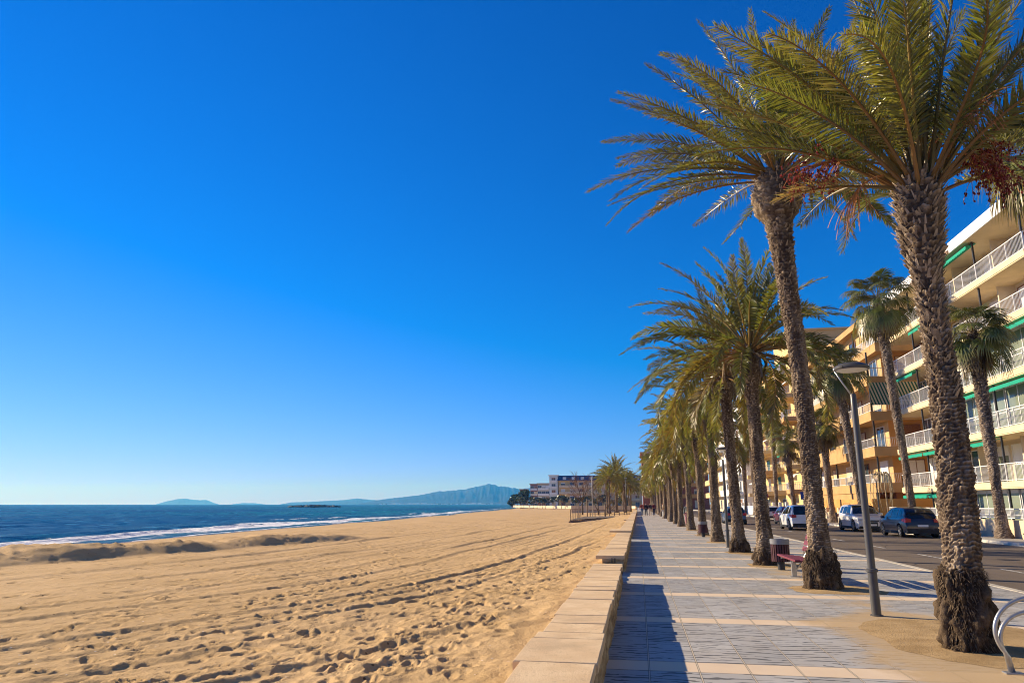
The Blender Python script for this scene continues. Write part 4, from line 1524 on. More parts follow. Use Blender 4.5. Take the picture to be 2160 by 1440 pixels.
# ================================================================== BENCH
t = thing('park_bench', 'dark red slatted bench facing the beach, half hidden by the leaning date palm', 'bench', (3.42, 16.55, 0))
mb = MB()
for k in range(4):
    mb.cbox((-.33 + .125 * k, 0, .445 - .012 * k), (.105, 1.9, .036), .006)
mb.build('seat', MT['red_wood'], t)
mb = MB()
for k in range(3):
    mb.box((.19 + .045 * k, 0, .585 + .125 * k), (.034, 1.9, .105), ry=.35)
mb.build('backrest', MT['red_wood'], t)
for sy in (-.62, .62):
    mb = MB()
    mb.bb(-.16, -.06, sy - .04, sy + .04, 0, .40)
    mb.bb(-.36, .16, sy - .025, sy + .025, .385, .42)
    mb.tube([(-.10, sy, .10), (.12, sy, .38)], .02, 6)
    mb.bb(-.20, .12, sy - .05, sy + .05, 0, .015)
    mb.tube([(.13, sy, .40), (.20, sy, .55), (.31, sy, .90)], .022, 6)
    mb.build('leg', MT['galv'], t)

# ================================================================== BINS
def litter_bin(label, loc):
    t = thing('litter_bin', label, 'bin', loc, 0, 'slatted litter bins on the promenade')
    mb = MB()
    mb.lathe([(.085, 0), (.085, .22), (.2, .23), (.2, .26)], 20)
    shade_auto(mb.build('post', MT['dark_metal'], t), 30)
    mb = MB()
    for k in range(22):
        a = 2 * PI * k / 22
        mb.box((.205 * math.cos(a), .205 * math.sin(a), .40), (.022, .036, .40), a)
    mb.build('slats', MT['bin_slat'], t)
    mb = MB()
    mb.lathe([(.185, .2), (.185, .62)], 20)
    mb.build('liner', MT['black'], t)
    mb = MB()
    mb.lathe([(.212, .60), (.225, .605), (.225, .715), (.215, .725), (.185, .722), (.18, .64)], 28)
    shade_auto(mb.build('rim', MT['bin_grey'], t), 30)
    return t


b1 = litter_bin('round litter bin of dark red slats with grey rim, beside the red bench', (3.36, 18.9, 0))
b2 = copy_tree(b1, (3.05, 36.9, 0))
tag(b2, 'far small litter bin with a pale rim at the foot of a shaded palm trunk')

# ================================================================== BIKE RACK
t = thing('bike_rack', 'galvanised steel hoop bike rack cut by the picture edge, in front of the nearest palm', 'bike rack', (3.36, 7.9, 0))
for k, (w, h, bul, dx) in enumerate(((.60, .66, .12, .0), (.46, .53, .08, .03))):
    pts = []
    for i in range(41):
        a = i / 40
        th = PI * (1.18 - a * 1.36)
        x = dx + w * .58 + w * .68 * math.cos(th)
        z = .36 * h / .66 + h * .5 * math.sin(th) - .0
        pts.append((x, .02 * k, max(z, 0.0)))
    pts = [(dx + .03, .02 * k, 0.0)] + [p for p in pts if p[2] > .12] + [(dx + w * 1.1 - .08, .02 * k, 0.0)]
    mb = MB()
    mb.tube(pts, .020, 10)
    mb.build('hoop', MT['galv'], t, True)
for x_, w_ in ((.05, .16), (.62, .22)):
    mb = MB(); mb.cbox((x_, .01, .008), (w_, .10, .014), .004)
    mb.build('base_plate', MT['galv'], t)

# ================================================================== SIGNS
def sign(label, loc, shape, rz, h=2.3):
    t = thing('road_sign', label, 'sign', loc, rz)
    mb = MB()
    mb.tube([(0, .03, 0), (0, .03, h + .3)], .03, 8)
    mb.build('pole', MT['galv'], t, True)
    if shape == 'square':
        mb = MB(); mb.cbox((0, 0, h), (.72, .025, .72), .01)
        mb.build('panel', MT['sign_blue'], t)
    else:
        mb = MB()
        V = [(.33 * math.cos(a), y, h + .33 * math.sin(a)) for y in (0, .025) for a in [2 * PI * k / 28 for k in range(28)]]
        mb.add(V, [tuple(range(27, -1, -1)), tuple(range(28, 56))] + [(k, (k + 1) % 28, 28 + (k + 1) % 28, 28 + k) for k in range(28)])
        mb.build('panel', MT['sign_red'], t)
        mb = MB()
        mb.add([(.24 * math.cos(2 * PI * k / 24), -.006, h + .24 * math.sin(2 * PI * k / 24)) for k in range(24)], [tuple(range(23, -1, -1))])
        mb.build('disc', MT['sign_blue'], t)
        mb = MB(); mb.box((0, -.011, h), (.5, .006, .06), ry=PI / 4)
        mb.build('bar', MT['sign_red'], t)
    return t


sign('square blue traffic sign on a thin pole in front of the yellow building', (15.7, 73.5, 0), 'square', R(-8), 2.35)
sign('round red and blue no parking sign beyond the white parked car', (15.7, 95.0, 0), 'round', R(-8), 2.6)
# ================================================================== CARS
def car(label, loc, rz, paint, L=4.2, W=1.8, Ht=1.5, kind='hatch', wheel=.32, clad=True, rails=False, group='cars on the promenade road'):
    """local x points forward; z=0 on the road"""
    t = thing('parked_car' if kind != 'moving' else 'car', label, 'car', loc, rz, group)
    h = L / 2
    xr, xf = -h + .78, h - .86                      # wheel centres
    belt = Ht * .60
    if kind == 'suv':
        top = [(-h, .55), (-h + .03, .82), (-h + .10, belt + .02), (-h + .22, Ht * .80), (-h + .42, Ht * .965), (-h + .9, Ht), (-.1, Ht), (.35, Ht * .975), (.75, Ht * .86), (1.12, belt + .10), (1.3, belt + .02), (h - .45, belt - .07), (h - .16, belt - .16), (h - .04, .66), (h, .5)]
    else:
        top = [(-h, .5), (-h + .03, .80), (-h + .09, belt), (-h + .26, Ht * .80), (-h + .50, Ht * .95), (-h + .95, Ht * .995), (-.15, Ht), (.3, Ht * .97), (.75, Ht * .84), (1.12, belt + .06), (1.26, belt), (h - .45, belt - .09), (h - .15, belt - .2), (h - .04, .6), (h, .45)]
    tx = [p[0] for p in top]; tz = [p[1] for p in top]
    xs = sorted(set([round(v, 3) for v in np.linspace(-h + .15, h - .15, 62)] + [-h, -h + .015, -h + .03, -h + .06, -h + .09, -h + .12, h - .12, h - .08, h - .04, h - .015, h]))
    k3 = np.ones(3) / 3

    def topz(x):
        return float(np.mean([np.interp(x + d, tx, tz) for d in (-.03, 0, .03)]))

    def sect(x):
        T = topz(x)
        f = abs(x) / h
        w = W / 2 * (1 - .03 * f ** 2 - .11 * f ** 7)
        zb = .2 + .10 * max(0, f - .8) / .2
        arch = zb
        for xc in (xr, xf):
            d = abs(x - xc)
            Rr = wheel + .055
            if d < Rr:
                arch = max(arch, wheel + math.sqrt(Rr * Rr - d * d))
        bz = min(belt + .04 * (-x / h), T - .03)
        mz = max(min(.56, bz - .05), min(arch + .03, bz - .02))
        gw = W / 2 * .70 * (1 - .05 * f)
        tzz = T
        pts = [(0, zb + .02), (w * .80, zb + .02 if arch == zb else arch), (w * .96, arch), (w, max(mz, arch + .01)), (w * .985, (mz + bz) / 2 + .02 if bz > mz + .05 else bz - .01), (w * .94, bz)]
        if T > bz + .10:
            k = min(1, (T - bz) / (Ht - belt))
            gx = w * .94 + (gw - w * .94) * k
            e = T - .075 * k
            pts += [(w * .925, bz + .02), ((w * .925 + gx) / 2 + .012, (bz + e) / 2), (gx, e), (gx - .07 * k, T - .02), (gx * .5, T + .008), (0, T + .015)]
        else:
            pts += [(w * .91, T - .015), (w * .88, T), (w * .8, T + .004), (w * .68, T + .008), (w * .4, T + .014), (0, T + .016)]
        return pts

    secs = [sect(x) for x in xs]
    n = len(secs[0])
    V, F = [], []
    for x, p in zip(xs, secs):
        for y, z in p: V.append((x, y, z))
        for y, z in p[1:-1]: V.append((x, -y, z))
    m = n + n - 2

    def ring(i):
        a = i * m
        return [a + k for k in range(n)] + [a + n + k for k in range(n - 3, -1, -1)]
    for i in range(len(xs) - 1):
        r0, r1 = ring(i), ring(i + 1)
        for k in range(m):
            k2 = (k + 1) % m
            F.append((r0[k], r1[k], r1[k2], r0[k2]))
    F.append(tuple(ring(0))); F.append(tuple(reversed(ring(len(xs) - 1))))
    body = mesh_np('body', V, F, paint, t, True)
    shade_auto(body, 32)

    def surf(x, a, b, u):
        p = sect(x)
        return (p[a][0] + (p[b][0] - p[a][0]) * u, p[a][1] + (p[b][1] - p[a][1]) * u)

    def patch(name, mat, x0, x1, lo, hi, side, off=.006, nx=10, shear0=0.0, shear1=0.0, parent=t, nu=4):
        """panel following the greenhouse side between section points lo..hi (fractions 6..8)"""
        V, F = [], []
        for i in range(nx + 1):
            for j in range(nu + 1):
                u = lo + (hi - lo) * j / nu
                s_ = (x0 + shear0 * u) + ((x1 + shear1 * u) - (x0 + shear0 * u)) * i / nx
                p = sect(s_)
                q = u * 2
                k = 6 + min(1, int(q)); fr = q - min(1, int(q))
                y = p[k][0] + (p[k + 1][0] - p[k][0]) * fr; z = p[k][1] + (p[k + 1][1] - p[k][1]) * fr
                V.append((s_, side * (y + off), z + off * .4))
        for i in range(nx):
            for j in range(nu):
                a = i * (nu + 1) + j
                F.append((a, a + 1, a + nu + 2, a + nu + 1) if side > 0 else (a, a + nu + 1, a + nu + 2, a + 1))
        return mesh_np(name, V, F, mat, parent, True)

    for side in (-1, 1):
        patch('side_window', MT['car_glass'], -.02, .95 if kind == 'suv' else .92, .08, .9, side, shear1=-.55)
        patch('side_window', MT['car_glass'], -.98, -.12, .08, .9, side, shear0=.10)
        patch('quarter_window', MT['car_glass'], -h + .55, -1.1, .14, .86, side, shear0=.18, nx=5)

    def screen(name, xa, xb, wf, rear):
        V, F = [], []
        nx, ny = 8, 10
        for i in range(nx + 1):
            x = xa + (xb - xa) * i / nx
            p = sect(x)
            half = p[8][0] * wf if topz(x) > belt + .14 else p[6][0] * wf * .96
            for j in range(ny + 1):
                v = -1 + 2 * j / ny
                y = half * v
                T = topz(x) + .016
                V.append((x + (-.012 if rear else .012), y, T - .022 * v * v + .008))
        for i in range(nx):
            for j in range(ny):
                a = i * (ny + 1) + j
                F.append((a, a + 1, a + ny + 2, a + ny + 1))
        return mesh_np(name, V, F, MT['car_glass'], t, True)

    screen('windscreen', .42, 1.16, .93, False)
    screen('rear_window', -h + .10, -h + .40, .90, True)
    # lower cladding and bumpers
    if clad:
        for sd in (-1, 1):
            mb = MB()
            mb.cbox(((xr + xf) / 2, sd * (W / 2 - .03), .25), (xf - xr - 2 * wheel - .14, .09, .14), .02)
            mb.build('sill_trim', MT['plastic'], t)
    mb = MB(); mb.cbox((-h + .10, 0, .33), (.24, W * .86, .26), .03)
    mb.build('rear_bumper', MT['plastic'], t)
    mb = MB(); mb.cbox((h - .10, 0, .28), (.22, W * .84, .18), .03)
    mb.build('front_bumper', MT['plastic'], t)
    for sx in (xr, xf):
        for sd in (-1, 1):
            w_ = bpy.data.objects.new('wheel', None)
            COL.objects.link(w_); w_.parent = t
            w_.location = (sx, sd * (W / 2 - .115), wheel)
            mb = MB()
            rp = [(wheel * .66, -.095), (wheel * .94, -.10), (wheel, -.07), (wheel, .07), (wheel * .94, .10), (wheel * .66, .095)]
            seg = 28
            V = [(r_ * math.cos(2 * PI * k / seg), yy, r_ * math.sin(2 * PI * k / seg)) for r_, yy in rp for k in range(seg)]
            F = [(i * seg + k, i * seg + (k + 1) % seg, (i + 1) * seg + (k + 1) % seg, (i + 1) * seg + k) for i in range(5) for k in range(seg)]
            mb.add(V, F)
            mb.build('tyre', MT['black'], w_, True)
            mb = MB()
            yo = sd * .075
            for k in range(5):
                a = 2 * PI * k / 5
                for da in (-.16, .16):
                    mb.box((wheel * .36 * math.cos(a + da), yo, -wheel * .36 * math.sin(a + da)), (wheel * .62, .03, .035), ry=a + da)
            V = [(r_ * math.cos(2 * PI * k / 24), yy, r_ * math.sin(2 * PI * k / 24)) for r_, yy in ((wheel * .70, yo + sd * .012), (wheel * .62, yo + sd * .012), (wheel * .60, yo - sd * .05)) for k in range(24)]
            F = [(i * 24 + k, i * 24 + (k + 1) % 24, (i + 1) * 24 + (k + 1) % 24, (i + 1) * 24 + k) for i in range(2) for k in range(24)]
            mb.add(V, F)
            mb.add([(.05 * math.cos(2 * PI * k / 12), yo + sd * .02, .05 * math.sin(2 * PI * k / 12)) for k in range(12)], [tuple(range(12))])
            mb.build('rim', MT['rim'], w_)
            mb = MB()
            mb.add([(wheel * .64 * math.cos(2 * PI * k / 20), yo - sd * .03, wheel * .64 * math.sin(2 * PI * k / 20)) for k in range(20)], [tuple(range(20))])
            mb.build('brake_disc', MT['plastic'], w_)
    # lamps
    for sd in (-1, 1):
        mb = MB()
        zt = belt - .04
        mb.add([(-h + .02, sd * W * .29, zt + .06), (-h + .02, sd * W * .29, zt - .10), (-h + .05, sd * W * .44, zt - .13), (-h + .05, sd * W * .425, zt + .10), (-h + .30, sd * W * .487, zt + .06), (-h + .30, sd * W * .492, zt - .05),
                (-h - .015, sd * W * .30, zt + .05), (-h - .015, sd * W * .30, zt - .09), (-h - .0, sd * W * .452, zt - .12), (-h + .0, sd * W * .435, zt + .09)],
               [(6, 7, 8, 9), (9, 8, 5, 4), (0, 1, 7, 6), (0, 6, 9, 3), (1, 2, 8, 7), (3, 9, 4), (2, 5, 8)])
        mb.build('tail_lamp', MT['tail'], t)
        mb = MB()
        zh = belt - .22
        mb.add([(h - .02, sd * W * .26, zh + .03), (h - .02, sd * W * .26, zh - .06), (h - .06, sd * W * .44, zh - .06), (h - .10, sd * W * .43, zh + .07), (h - .42, sd * W * .485, zh + .10), (h - .36, sd * W * .49, zh + .02),
                (h + .0, sd * W * .28, zh + .02), (h + .0, sd * W * .28, zh - .05), (h - .02, sd * W * .45, zh - .05), (h - .06, sd * W * .44, zh + .07)],
               [(6, 7, 8, 9), (9, 8, 5, 4), (0, 1, 7, 6), (0, 6, 9, 3), (1, 2, 8, 7), (3, 9, 4), (2, 5, 8)])
        mb.build('headlight', MT['head'], t)
        mb = MB()
        mb.cbox((.82, sd * (W / 2 + .07), belt + .07), (.12, .20, .13), .025)
        mb.build('mirror', paint, t)
    mb = MB()
    mb.cbox((h + .006, 0, .47), (.03, .62, .26), .008)
    mb.build('air_intake', MT['plastic'], t)
    mb = MB(); mb.cbox((h - .01, 0, .67), (.03, .95, .07), .008)
    mb.build('grille', MT['plastic'], t)
    for x_, z_ in ((-h - .012, .60), (h + .026, .42)):
        mb = MB(); mb.box((x_, 0, z_), (.014, .50, .11))
        mb.build('number_plate', MT['plate'], t)
    if rails:
        for sd in (-1, 1):
            mb = MB()
            mb.tube([(-h + .8, sd * W * .335, Ht - .02), (-h + .9, sd * W * .335, Ht + .05), (.1, sd * W * .335, Ht + .055), (.25, sd * W * .335, Ht - .01)], .017, 6)
            mb.build('roof_rail', MT['plastic'], t)
    return t


P_ = {k: mat_paint('paint_' + k, c) for k, c in dict(dark_blue=(.008, .012, .035), silver=(.62, .6, .58), white=(.75, .75, .76), magenta=(.22, .012, .05), pale=(.6, .66, .7), steel=(.06, .12, .22)).items()}
ZR = -.12
UP = R(90)
car('dark blue hatchback parked with its tail lamps towards the camera', (14.25, 42.6, ZR), UP, P_['dark_blue'], 4.25, 1.82, 1.53)
car('silver SUV parked facing the camera, nose to the dark blue hatchback', (14.2, 50.8, ZR), R(-90), P_['silver'], 4.6, 1.86, 1.66, 'suv', .36, rails=True)
car('white SUV seen from behind in the middle of the road beside the leaning palm', (10.7, 52.6, ZR), UP, P_['white'], 4.4, 1.9, 1.62, 'suv', .37)
car('dark magenta hatchback on the road just beyond the white SUV', (12.6, 66.5, ZR), UP, P_['magenta'], 3.9, 1.72, 1.5)
car('small pale car parked at the far kerb beyond the magenta hatchback', (14.2, 83.5, ZR), UP, P_['pale'], 4.0, 1.74, 1.5)
car('steel blue car parked at the promenade kerb behind the second lamp post', (8.1, 66.0, ZR), UP, P_['steel'], 4.1, 1.76, 1.5)
# ================================================================== BUILDINGS
def railing(parent, name, pts, z0, h, mat, gap=.125, bar=.014, lean=0.0, postgap=1.6):
    """balustrade along a polyline of (x, y)"""
    mb = MB()
    for (xa, ya), (xb, yb) in zip(pts[:-1], pts[1:]):
        L = math.hypot(xb - xa, yb - ya)
        a = math.atan2(yb - ya, xb - xa)
        c = ((xa + xb) / 2, (ya + yb) / 2)
        mb.box((c[0], c[1], z0 + h), (L, .045, .04), a)
        mb.box((c[0], c[1], z0 + .09), (L, .03, .03), a)
        n = max(2, int(L / gap))
        for k in range(1, n):
            f = k / n
            mb.box((xa + (xb - xa) * f, ya + (yb - ya) * f, z0 + (h + .09) / 2), (bar, bar, h - .1), a)
        n = max(1, int(L / postgap))
        for k in range(n + 1):
            f = k / n
            mb.box((xa + (xb - xa) * f, ya + (yb - ya) * f, z0 + h / 2), (.04, .04, h), a)
    return mb.build(name, mat, parent)


_wr = random.Random(77)


def window(parent, x, y, z, w, h, facing, frame, glass, name='window', depth=.08, mull=1):
    """a framed opening with a pane; facing 'x' looks towards -X, 'y' towards -Y"""
    mb = MB()
    e = .06
    def bx(u0, u1, z0, z1, d0, d1, b):
        if facing == 'x': b.bb(x + d0, x + d1, y + u0, y + u1, z + z0, z + z1)
        else: b.bb(x + u0, x + u1, y + d0, y + d1, z + z0, z + z1)
    bx(-w / 2, -w / 2 + e, 0, h, -depth, .0, mb); bx(w / 2 - e, w / 2, 0, h, -depth, .0, mb)
    bx(-w / 2 + e, w / 2 - e, 0, e, -depth, .0, mb); bx(-w / 2 + e, w / 2 - e, h - e, h, -depth, .0, mb)
    for k in range(mull):
        u = -w / 2 + w * (k + 1) / (mull + 1)
        bx(u - .025, u + .025, e, h - e, -depth * .8, -.0, mb)
    f = mb.build(name, frame, parent)
    mb = MB()
    bx(-w / 2 + e, w / 2 - e, e, h - e, -.035, -.02, mb)
    mb.build('pane', glass, f)
    rr = _wr.random()
    if rr < .55 and h > 1.2:
        cut = h - (h - 2 * e) * (_wr.uniform(.2, .95) if rr < .45 else .99) - e
        mb = MB()
        bx(-w / 2 + e, w / 2 - e, max(e, cut), h - e, -.052, -.038, mb)
        mb.build('blind', _wr.choice((MT['white_wall'], MT['cream_wall'], MT['shutter'])), f)
    return f


# ---- pale block with white balconies (nearest, right of the road)
B = thing('apartment_block', 'cream apartment block with white barred balconies and green awnings, nearest the camera', 'building', (19.5, 37.6, 0))
LY = 20.9
mb = MB(); mb.bb(2.0, 12, 0.02, LY, 0, 16.7)
mb.build('wall', MT['cream_wall'], B)
mb = MB()
for k in range(6):
    mb = MB()
    z0 = 0 if k == 0 else 2.72 + 2.82 * (k - 1)
    mb.bb(1.97, 1.995, 12.0, 20.88, z0 + .02, (2.37 if k == 0 else z0 + 2.4))
    mb.build('ochre_panel', MT['ochre'], B)
zs = [2.72 + 2.82 * k for k in range(5)]
for k, z in enumerate(zs):
    mb = MB()
    mb.bb(0, 2.0, 0, LY, z - .36, z)
    mb.bb(-.03, 0, -.03, LY + .03, z - .30, z + .02)
    mb.build('balcony_slab', MT['cream'], B)
    railing(B, 'railing', [(.06, .06), (.06, LY - .05), (1.95, LY - .05)], z, .96, MT['white_metal'])
    railing(B, 'railing', [(.1, .06), (1.95, .06)], z, .96, MT['white_metal'])
# roof with overhanging white fascia, one stretch of it weathered tiles
mb = MB(); mb.bb(-.25, 12.2, -.15, LY + .15, 16.45, 16.62)
mb.build('soffit', MT['cream_wall'], B)
mb = MB()
mb.bb(-.33, -.25, -.2, 7.3, 16.42, 17.05); mb.bb(-.33, -.25, 12.6, LY + .2, 16.42, 17.05)
mb.bb(-.25, 12.3, -.23, -.15, 16.42, 17.05); mb.bb(-.25, 12.2, -.15, LY + .15, 16.62, 17.0)
mb.build('fascia', MT['white_wall'], B)
mb = MB()
for k in range(26):
    y = 7.35 + k * .2
    mb.tube([(-.42, y + .1, 16.50), (.4, y + .1, 17.06)], .085, 7)
mb.build('tiles', MT['tile'], B)
g7 = random.Random(3)
for k in range(6):
    z0 = 0.0 if k == 0 else zs[k - 1]
    top = (zs[k] - .36 if k < 5 else 16.45)
    for j in range(4):
        y0 = .35 + 5.2 * j
        # dark awning post in front of each bay
        if k > 0 or j > 0:
            mb = MB(); mb.bb(.16, .25, y0 - .05, y0 + .05, z0, top)
            mb.build('awning_post', MT['dark_metal'], B)
        gl = MT['glass_green'] if j < 2 or k == 5 else MT['glass']
        zt = min(2.15, top - z0 - .3)
        window(B, 2.0 - (.0 if j < 2 else .03), y0 + 1.5, z0 + .06, 2.5, zt, 'x', MT['white_metal'], gl, mull=1)
        window(B, 2.0 - (.0 if j < 2 else .03), y0 + 3.9, z0 + .06, 1.5, zt, 'x', MT['white_metal'] if g7.random() < .6 else MT['shutter'], gl, mull=1)
    # enclosed glazed bays
    if k in (0, 2, 3):
        for j in (0, 1):
            y0 = .45 + 5.2 * j
            mb = MB()
            for yy in np.linspace(0, 5.0, 5):
                mb.bb(.72, .78, y0 + yy - .03, y0 + yy + .03, z0, top)
            mb.bb(.72, .78, y0, y0 + 5.0, z0 + .95, z0 + 1.01); mb.bb(.72, .78, y0, y0 + 5.0, top - .22, top)
            f = mb.build('glazed_screen', MT['white_metal'], B)
            mb = MB(); mb.bb(.745, .757, y0, y0 + 5.0, z0, top - .02)
            mb.build('pane', MT['glass_green'], f)
# rolled-out green awnings with scalloped valance
for k, j, w in ((5, 1, 5.0), (4, 2, 5.0), (2, 0, 5.0), (3, 0, 5.0), (1, 1, 5.0), (1, 2, 5.0), (1, 3, 4.6), (0, 2, 5.0), (3, 3, 4.6), (2, 1, 4.6), (3, 1, 5.0), (0, 3, 4.6)):
    top = (zs[k] - .36 if k < 5 else 16.45)
    y0 = .45 + 5.2 * j
    mb = MB()
    mb.add([(.5, y0, top - .06), (-.10, y0, top - .20), (-.10, y0 + w, top - .20), (.5, y0 + w, top - .06), (.5, y0, top - .075), (-.10, y0, top - .215), (-.10, y0 + w, top - .215), (.5, y0 + w, top - .075)], [(0, 1, 2, 3), (7, 6, 5, 4), (0, 4, 5, 1), (1, 5, 6, 2), (2, 6, 7, 3)])
    n = int(w / .22)
    for i in range(n):
        ya, yb = y0 + w * i / n, y0 + w * (i + 1) / n
        mb.add([(-.10, ya, top - .2), (-.10, yb, top - .2), (-.105, yb, top - .36), (-.105, (ya + yb) / 2, top - .43), (-.105, ya, top - .36)], [(0, 1, 2, 3, 4), (4, 3, 2, 1, 0)][:1])
    mb.build('awning', MT['awning_green'], B)
for y in (5.4, 10.6, 15.8):
    for z0, z1 in zip([0] + zs, [z - .36 for z in zs] + [16.45]):
        mb = MB(); mb.bb(1.1, 2.0, y - .06, y + .06, z0, z1)
        mb.build('partition', MT['cream_wall'], B)

for k, yy in ((1, 5.9), (2, 11.2), (4, 6.1), (3, 16.4), (4, 16.3), (2, 1.0)):
    mb = MB(); mb.cbox((1.82, yy, zs[k] + .42), (.32, .78, .55), .03)
    mb.build('air_conditioner', MT['white_wall'], B)
for x_, y_, h_ in ((3.0, 4.0, 2.2), (4.5, 13.0, 2.8), (3.5, 18.0, 1.8)):
    mb = MB(); mb.tube([(x_, y_, 17.0), (x_, y_, 17.0 + h_)], .025, 6)
    for q in range(4): mb.box((x_, y_, 17.0 + h_ - .12 * q), (.02, .9 - .15 * q, .02))
    mb.build('aerial', MT['galv'], B)

# ---- garden wall with white railing in front of it
t = thing('garden_wall', 'cream concrete garden wall topped by a white barred railing along the far pavement', 'wall', (17.25, 24.0, 0))
mb = MB(); mb.bb(0, .18, 0, 31, -.2, .82); mb.build('wall', MT['fence_wall'], t)
railing(t, 'railing', [(.09, .05), (.09, 30.95)], .82, .52, MT['white_metal'], .105, .02)
for k in range(20):
    mb = MB(); mb.bb(-.02, -.0, 1 + k * 1.5, 1.06 + k * 1.5, .2, .26)
    mb.build('weep_hole', MT['dark_metal'], t)

# ---- orange block
B = thing('apartment_block', 'orange apartment block with deep shaded balconies and a green striped awning', 'building', (18.4, 60.2, 0))
LYo = 25.0
mb = MB(); mb.bb(1.6, 13, 1.3, LYo, 0, 16.6)
mb.build('wall', MT['ochre'], B)
mb = MB(); mb.bb(1.595, 6.0, 1.28, 1.3, 0, 16.6)
mb.build('side_wall', MT['orange'], B)
zo = [2.95, 5.72, 8.50, 11.28, 14.05]
for k, z in enumerate(zo):
    setb = 0.0 if k < 4 else .9
    mb = MB()
    mb.bb(setb, 1.6, 0, LYo, z - .42, z + .0)
    mb.bb(1.6, 7.5, 0, 1.28, z - .42, z + .0)
    mb.build('balcony_slab', MT['orange_band'], B)
    mb = MB()
    mb.bb(setb - .05, setb, -.05, LYo, z - .5, z + .22)
    mb.bb(setb, 7.5, -.05, 0.0, z - .5, z + .22)
    mb.build('balcony_fascia', MT['orange_band'], B)
    railing(B, 'railing', [(7.4, .08), (setb + .08, .08), (setb + .08, 9.0)], z + .2, .72, MT['white_metal'] if k != 3 else MT['galv'], .13)
    if k in (1, 2, 3):
        mb = MB(); mb.bb(setb + .02, setb + .07, 9.2, LYo - .2, z + .22, z + .85)
        mb.build('parapet', MT['orange_band'] if k != 3 else MT['conc'], B)
    else:
        railing(B, 'railing', [(setb + .08, 9.2), (setb + .08, LYo - .2)], z + .2, .72, MT['white_metal'], .13)
    top = zo[k + 1] - .5 if k < 4 else 16.5
    for j in range(5):
        mb = MB(); mb.bb(setb + .15, setb + .26, .25 + 6 * j, .36 + 6 * j, z, top)
        mb.build('awning_post', MT['dark_metal'], B)
        window(B, 1.6, 3.2 + 5 * j, z + .05, 1.9, 2.0, 'x', MT['shutter'] if j % 2 else MT['white_metal'], MT['glass'])
    window(B, 3.3, 1.28, z + .05, 1.3, 2.0, 'y', MT['shutter'], MT['glass'])
    window(B, 5.2, 1.28, z + .05, .9, 2.0, 'y', MT['white_metal'], MT['glass'])
mb = MB(); mb.bb(.9, 13.2, .6, LYo + .3, 16.6, 16.85); mb.bb(.8, .9, .55, LYo + .3, 16.5, 17.0); mb.bb(.9, 13.2, .5, .6, 16.5, 17.0)
mb.build('roof', MT['orange_band'], B)
mb = MB()
mb.add([(.02, -.07, 8.50 - 2.78 + 5.3), (3.6, -.07, 11.0), (3.6, -.5, 9.15), (.02, -.5, 9.15)], [(0, 1, 2, 3), (3, 2, 1, 0)][:1])
mb.add([(.02, -.055, 11.02), (3.6, -.055, 11.0), (3.6, -.485, 9.15), (.02, -.485, 9.15)], [(3, 2, 1, 0)])
mb.build('striped_awning', MT['striped'], B)
mb = MB()
mb.bb(-.9, -.75, -1.0, 22, 0, 1.95); mb.bb(-.75, 4.2, -1.0, -.85, 0, 1.95); mb.bb(0, 1.6, 1.3, 22, 0, .01)
mb.build('terrace_wall', MT['orange'], B)
mb = MB(); mb.bb(.02, .12, 1.0, 22, 1.95, 2.5)
mb.build('ground_lintel', MT['orange_band'], B)
for j in range(4):
    window(B, 1.6, 3.0 + 5 * j, .05, 2.0, 2.1, 'x', MT['shutter'], MT['glass'])

for k, yy in ((0, 5.6), (1, 10.4), (3, 5.5), (2, 15.6), (4, 10.5)):
    mb = MB(); mb.cbox((1.42, yy, zo[k] + .45), (.32, .78, .55), .03)
    mb.build('air_conditioner', MT['white_wall'], B)
for x_, y_, h_ in ((3.0, 6.0, 2.6), (3.4, 15.0, 2.0)):
    mb = MB(); mb.tube([(x_, y_, 16.8), (x_, y_, 16.8 + h_)], .025, 6)
    for q in range(4): mb.box((x_, y_, 16.8 + h_ - .12 * q), (.02, .9 - .15 * q, .02))
    mb.build('aerial', MT['galv'], B)

# ---- low stone boundary wall before the orange block
t = thing('boundary_wall', 'low yellow stone boundary wall with square piers before the orange apartment block', 'wall', (17.1, 58.8, 0))
mb = MB()
mb.bb(0, .22, 0, 30, -.2, .85)
for k in range(8):
    mb.bb(-.06, .28, k * 4.2, k * 4.2 + .4, -.2, 1.25)
mb.build('wall', MT['fence_wall'], t)

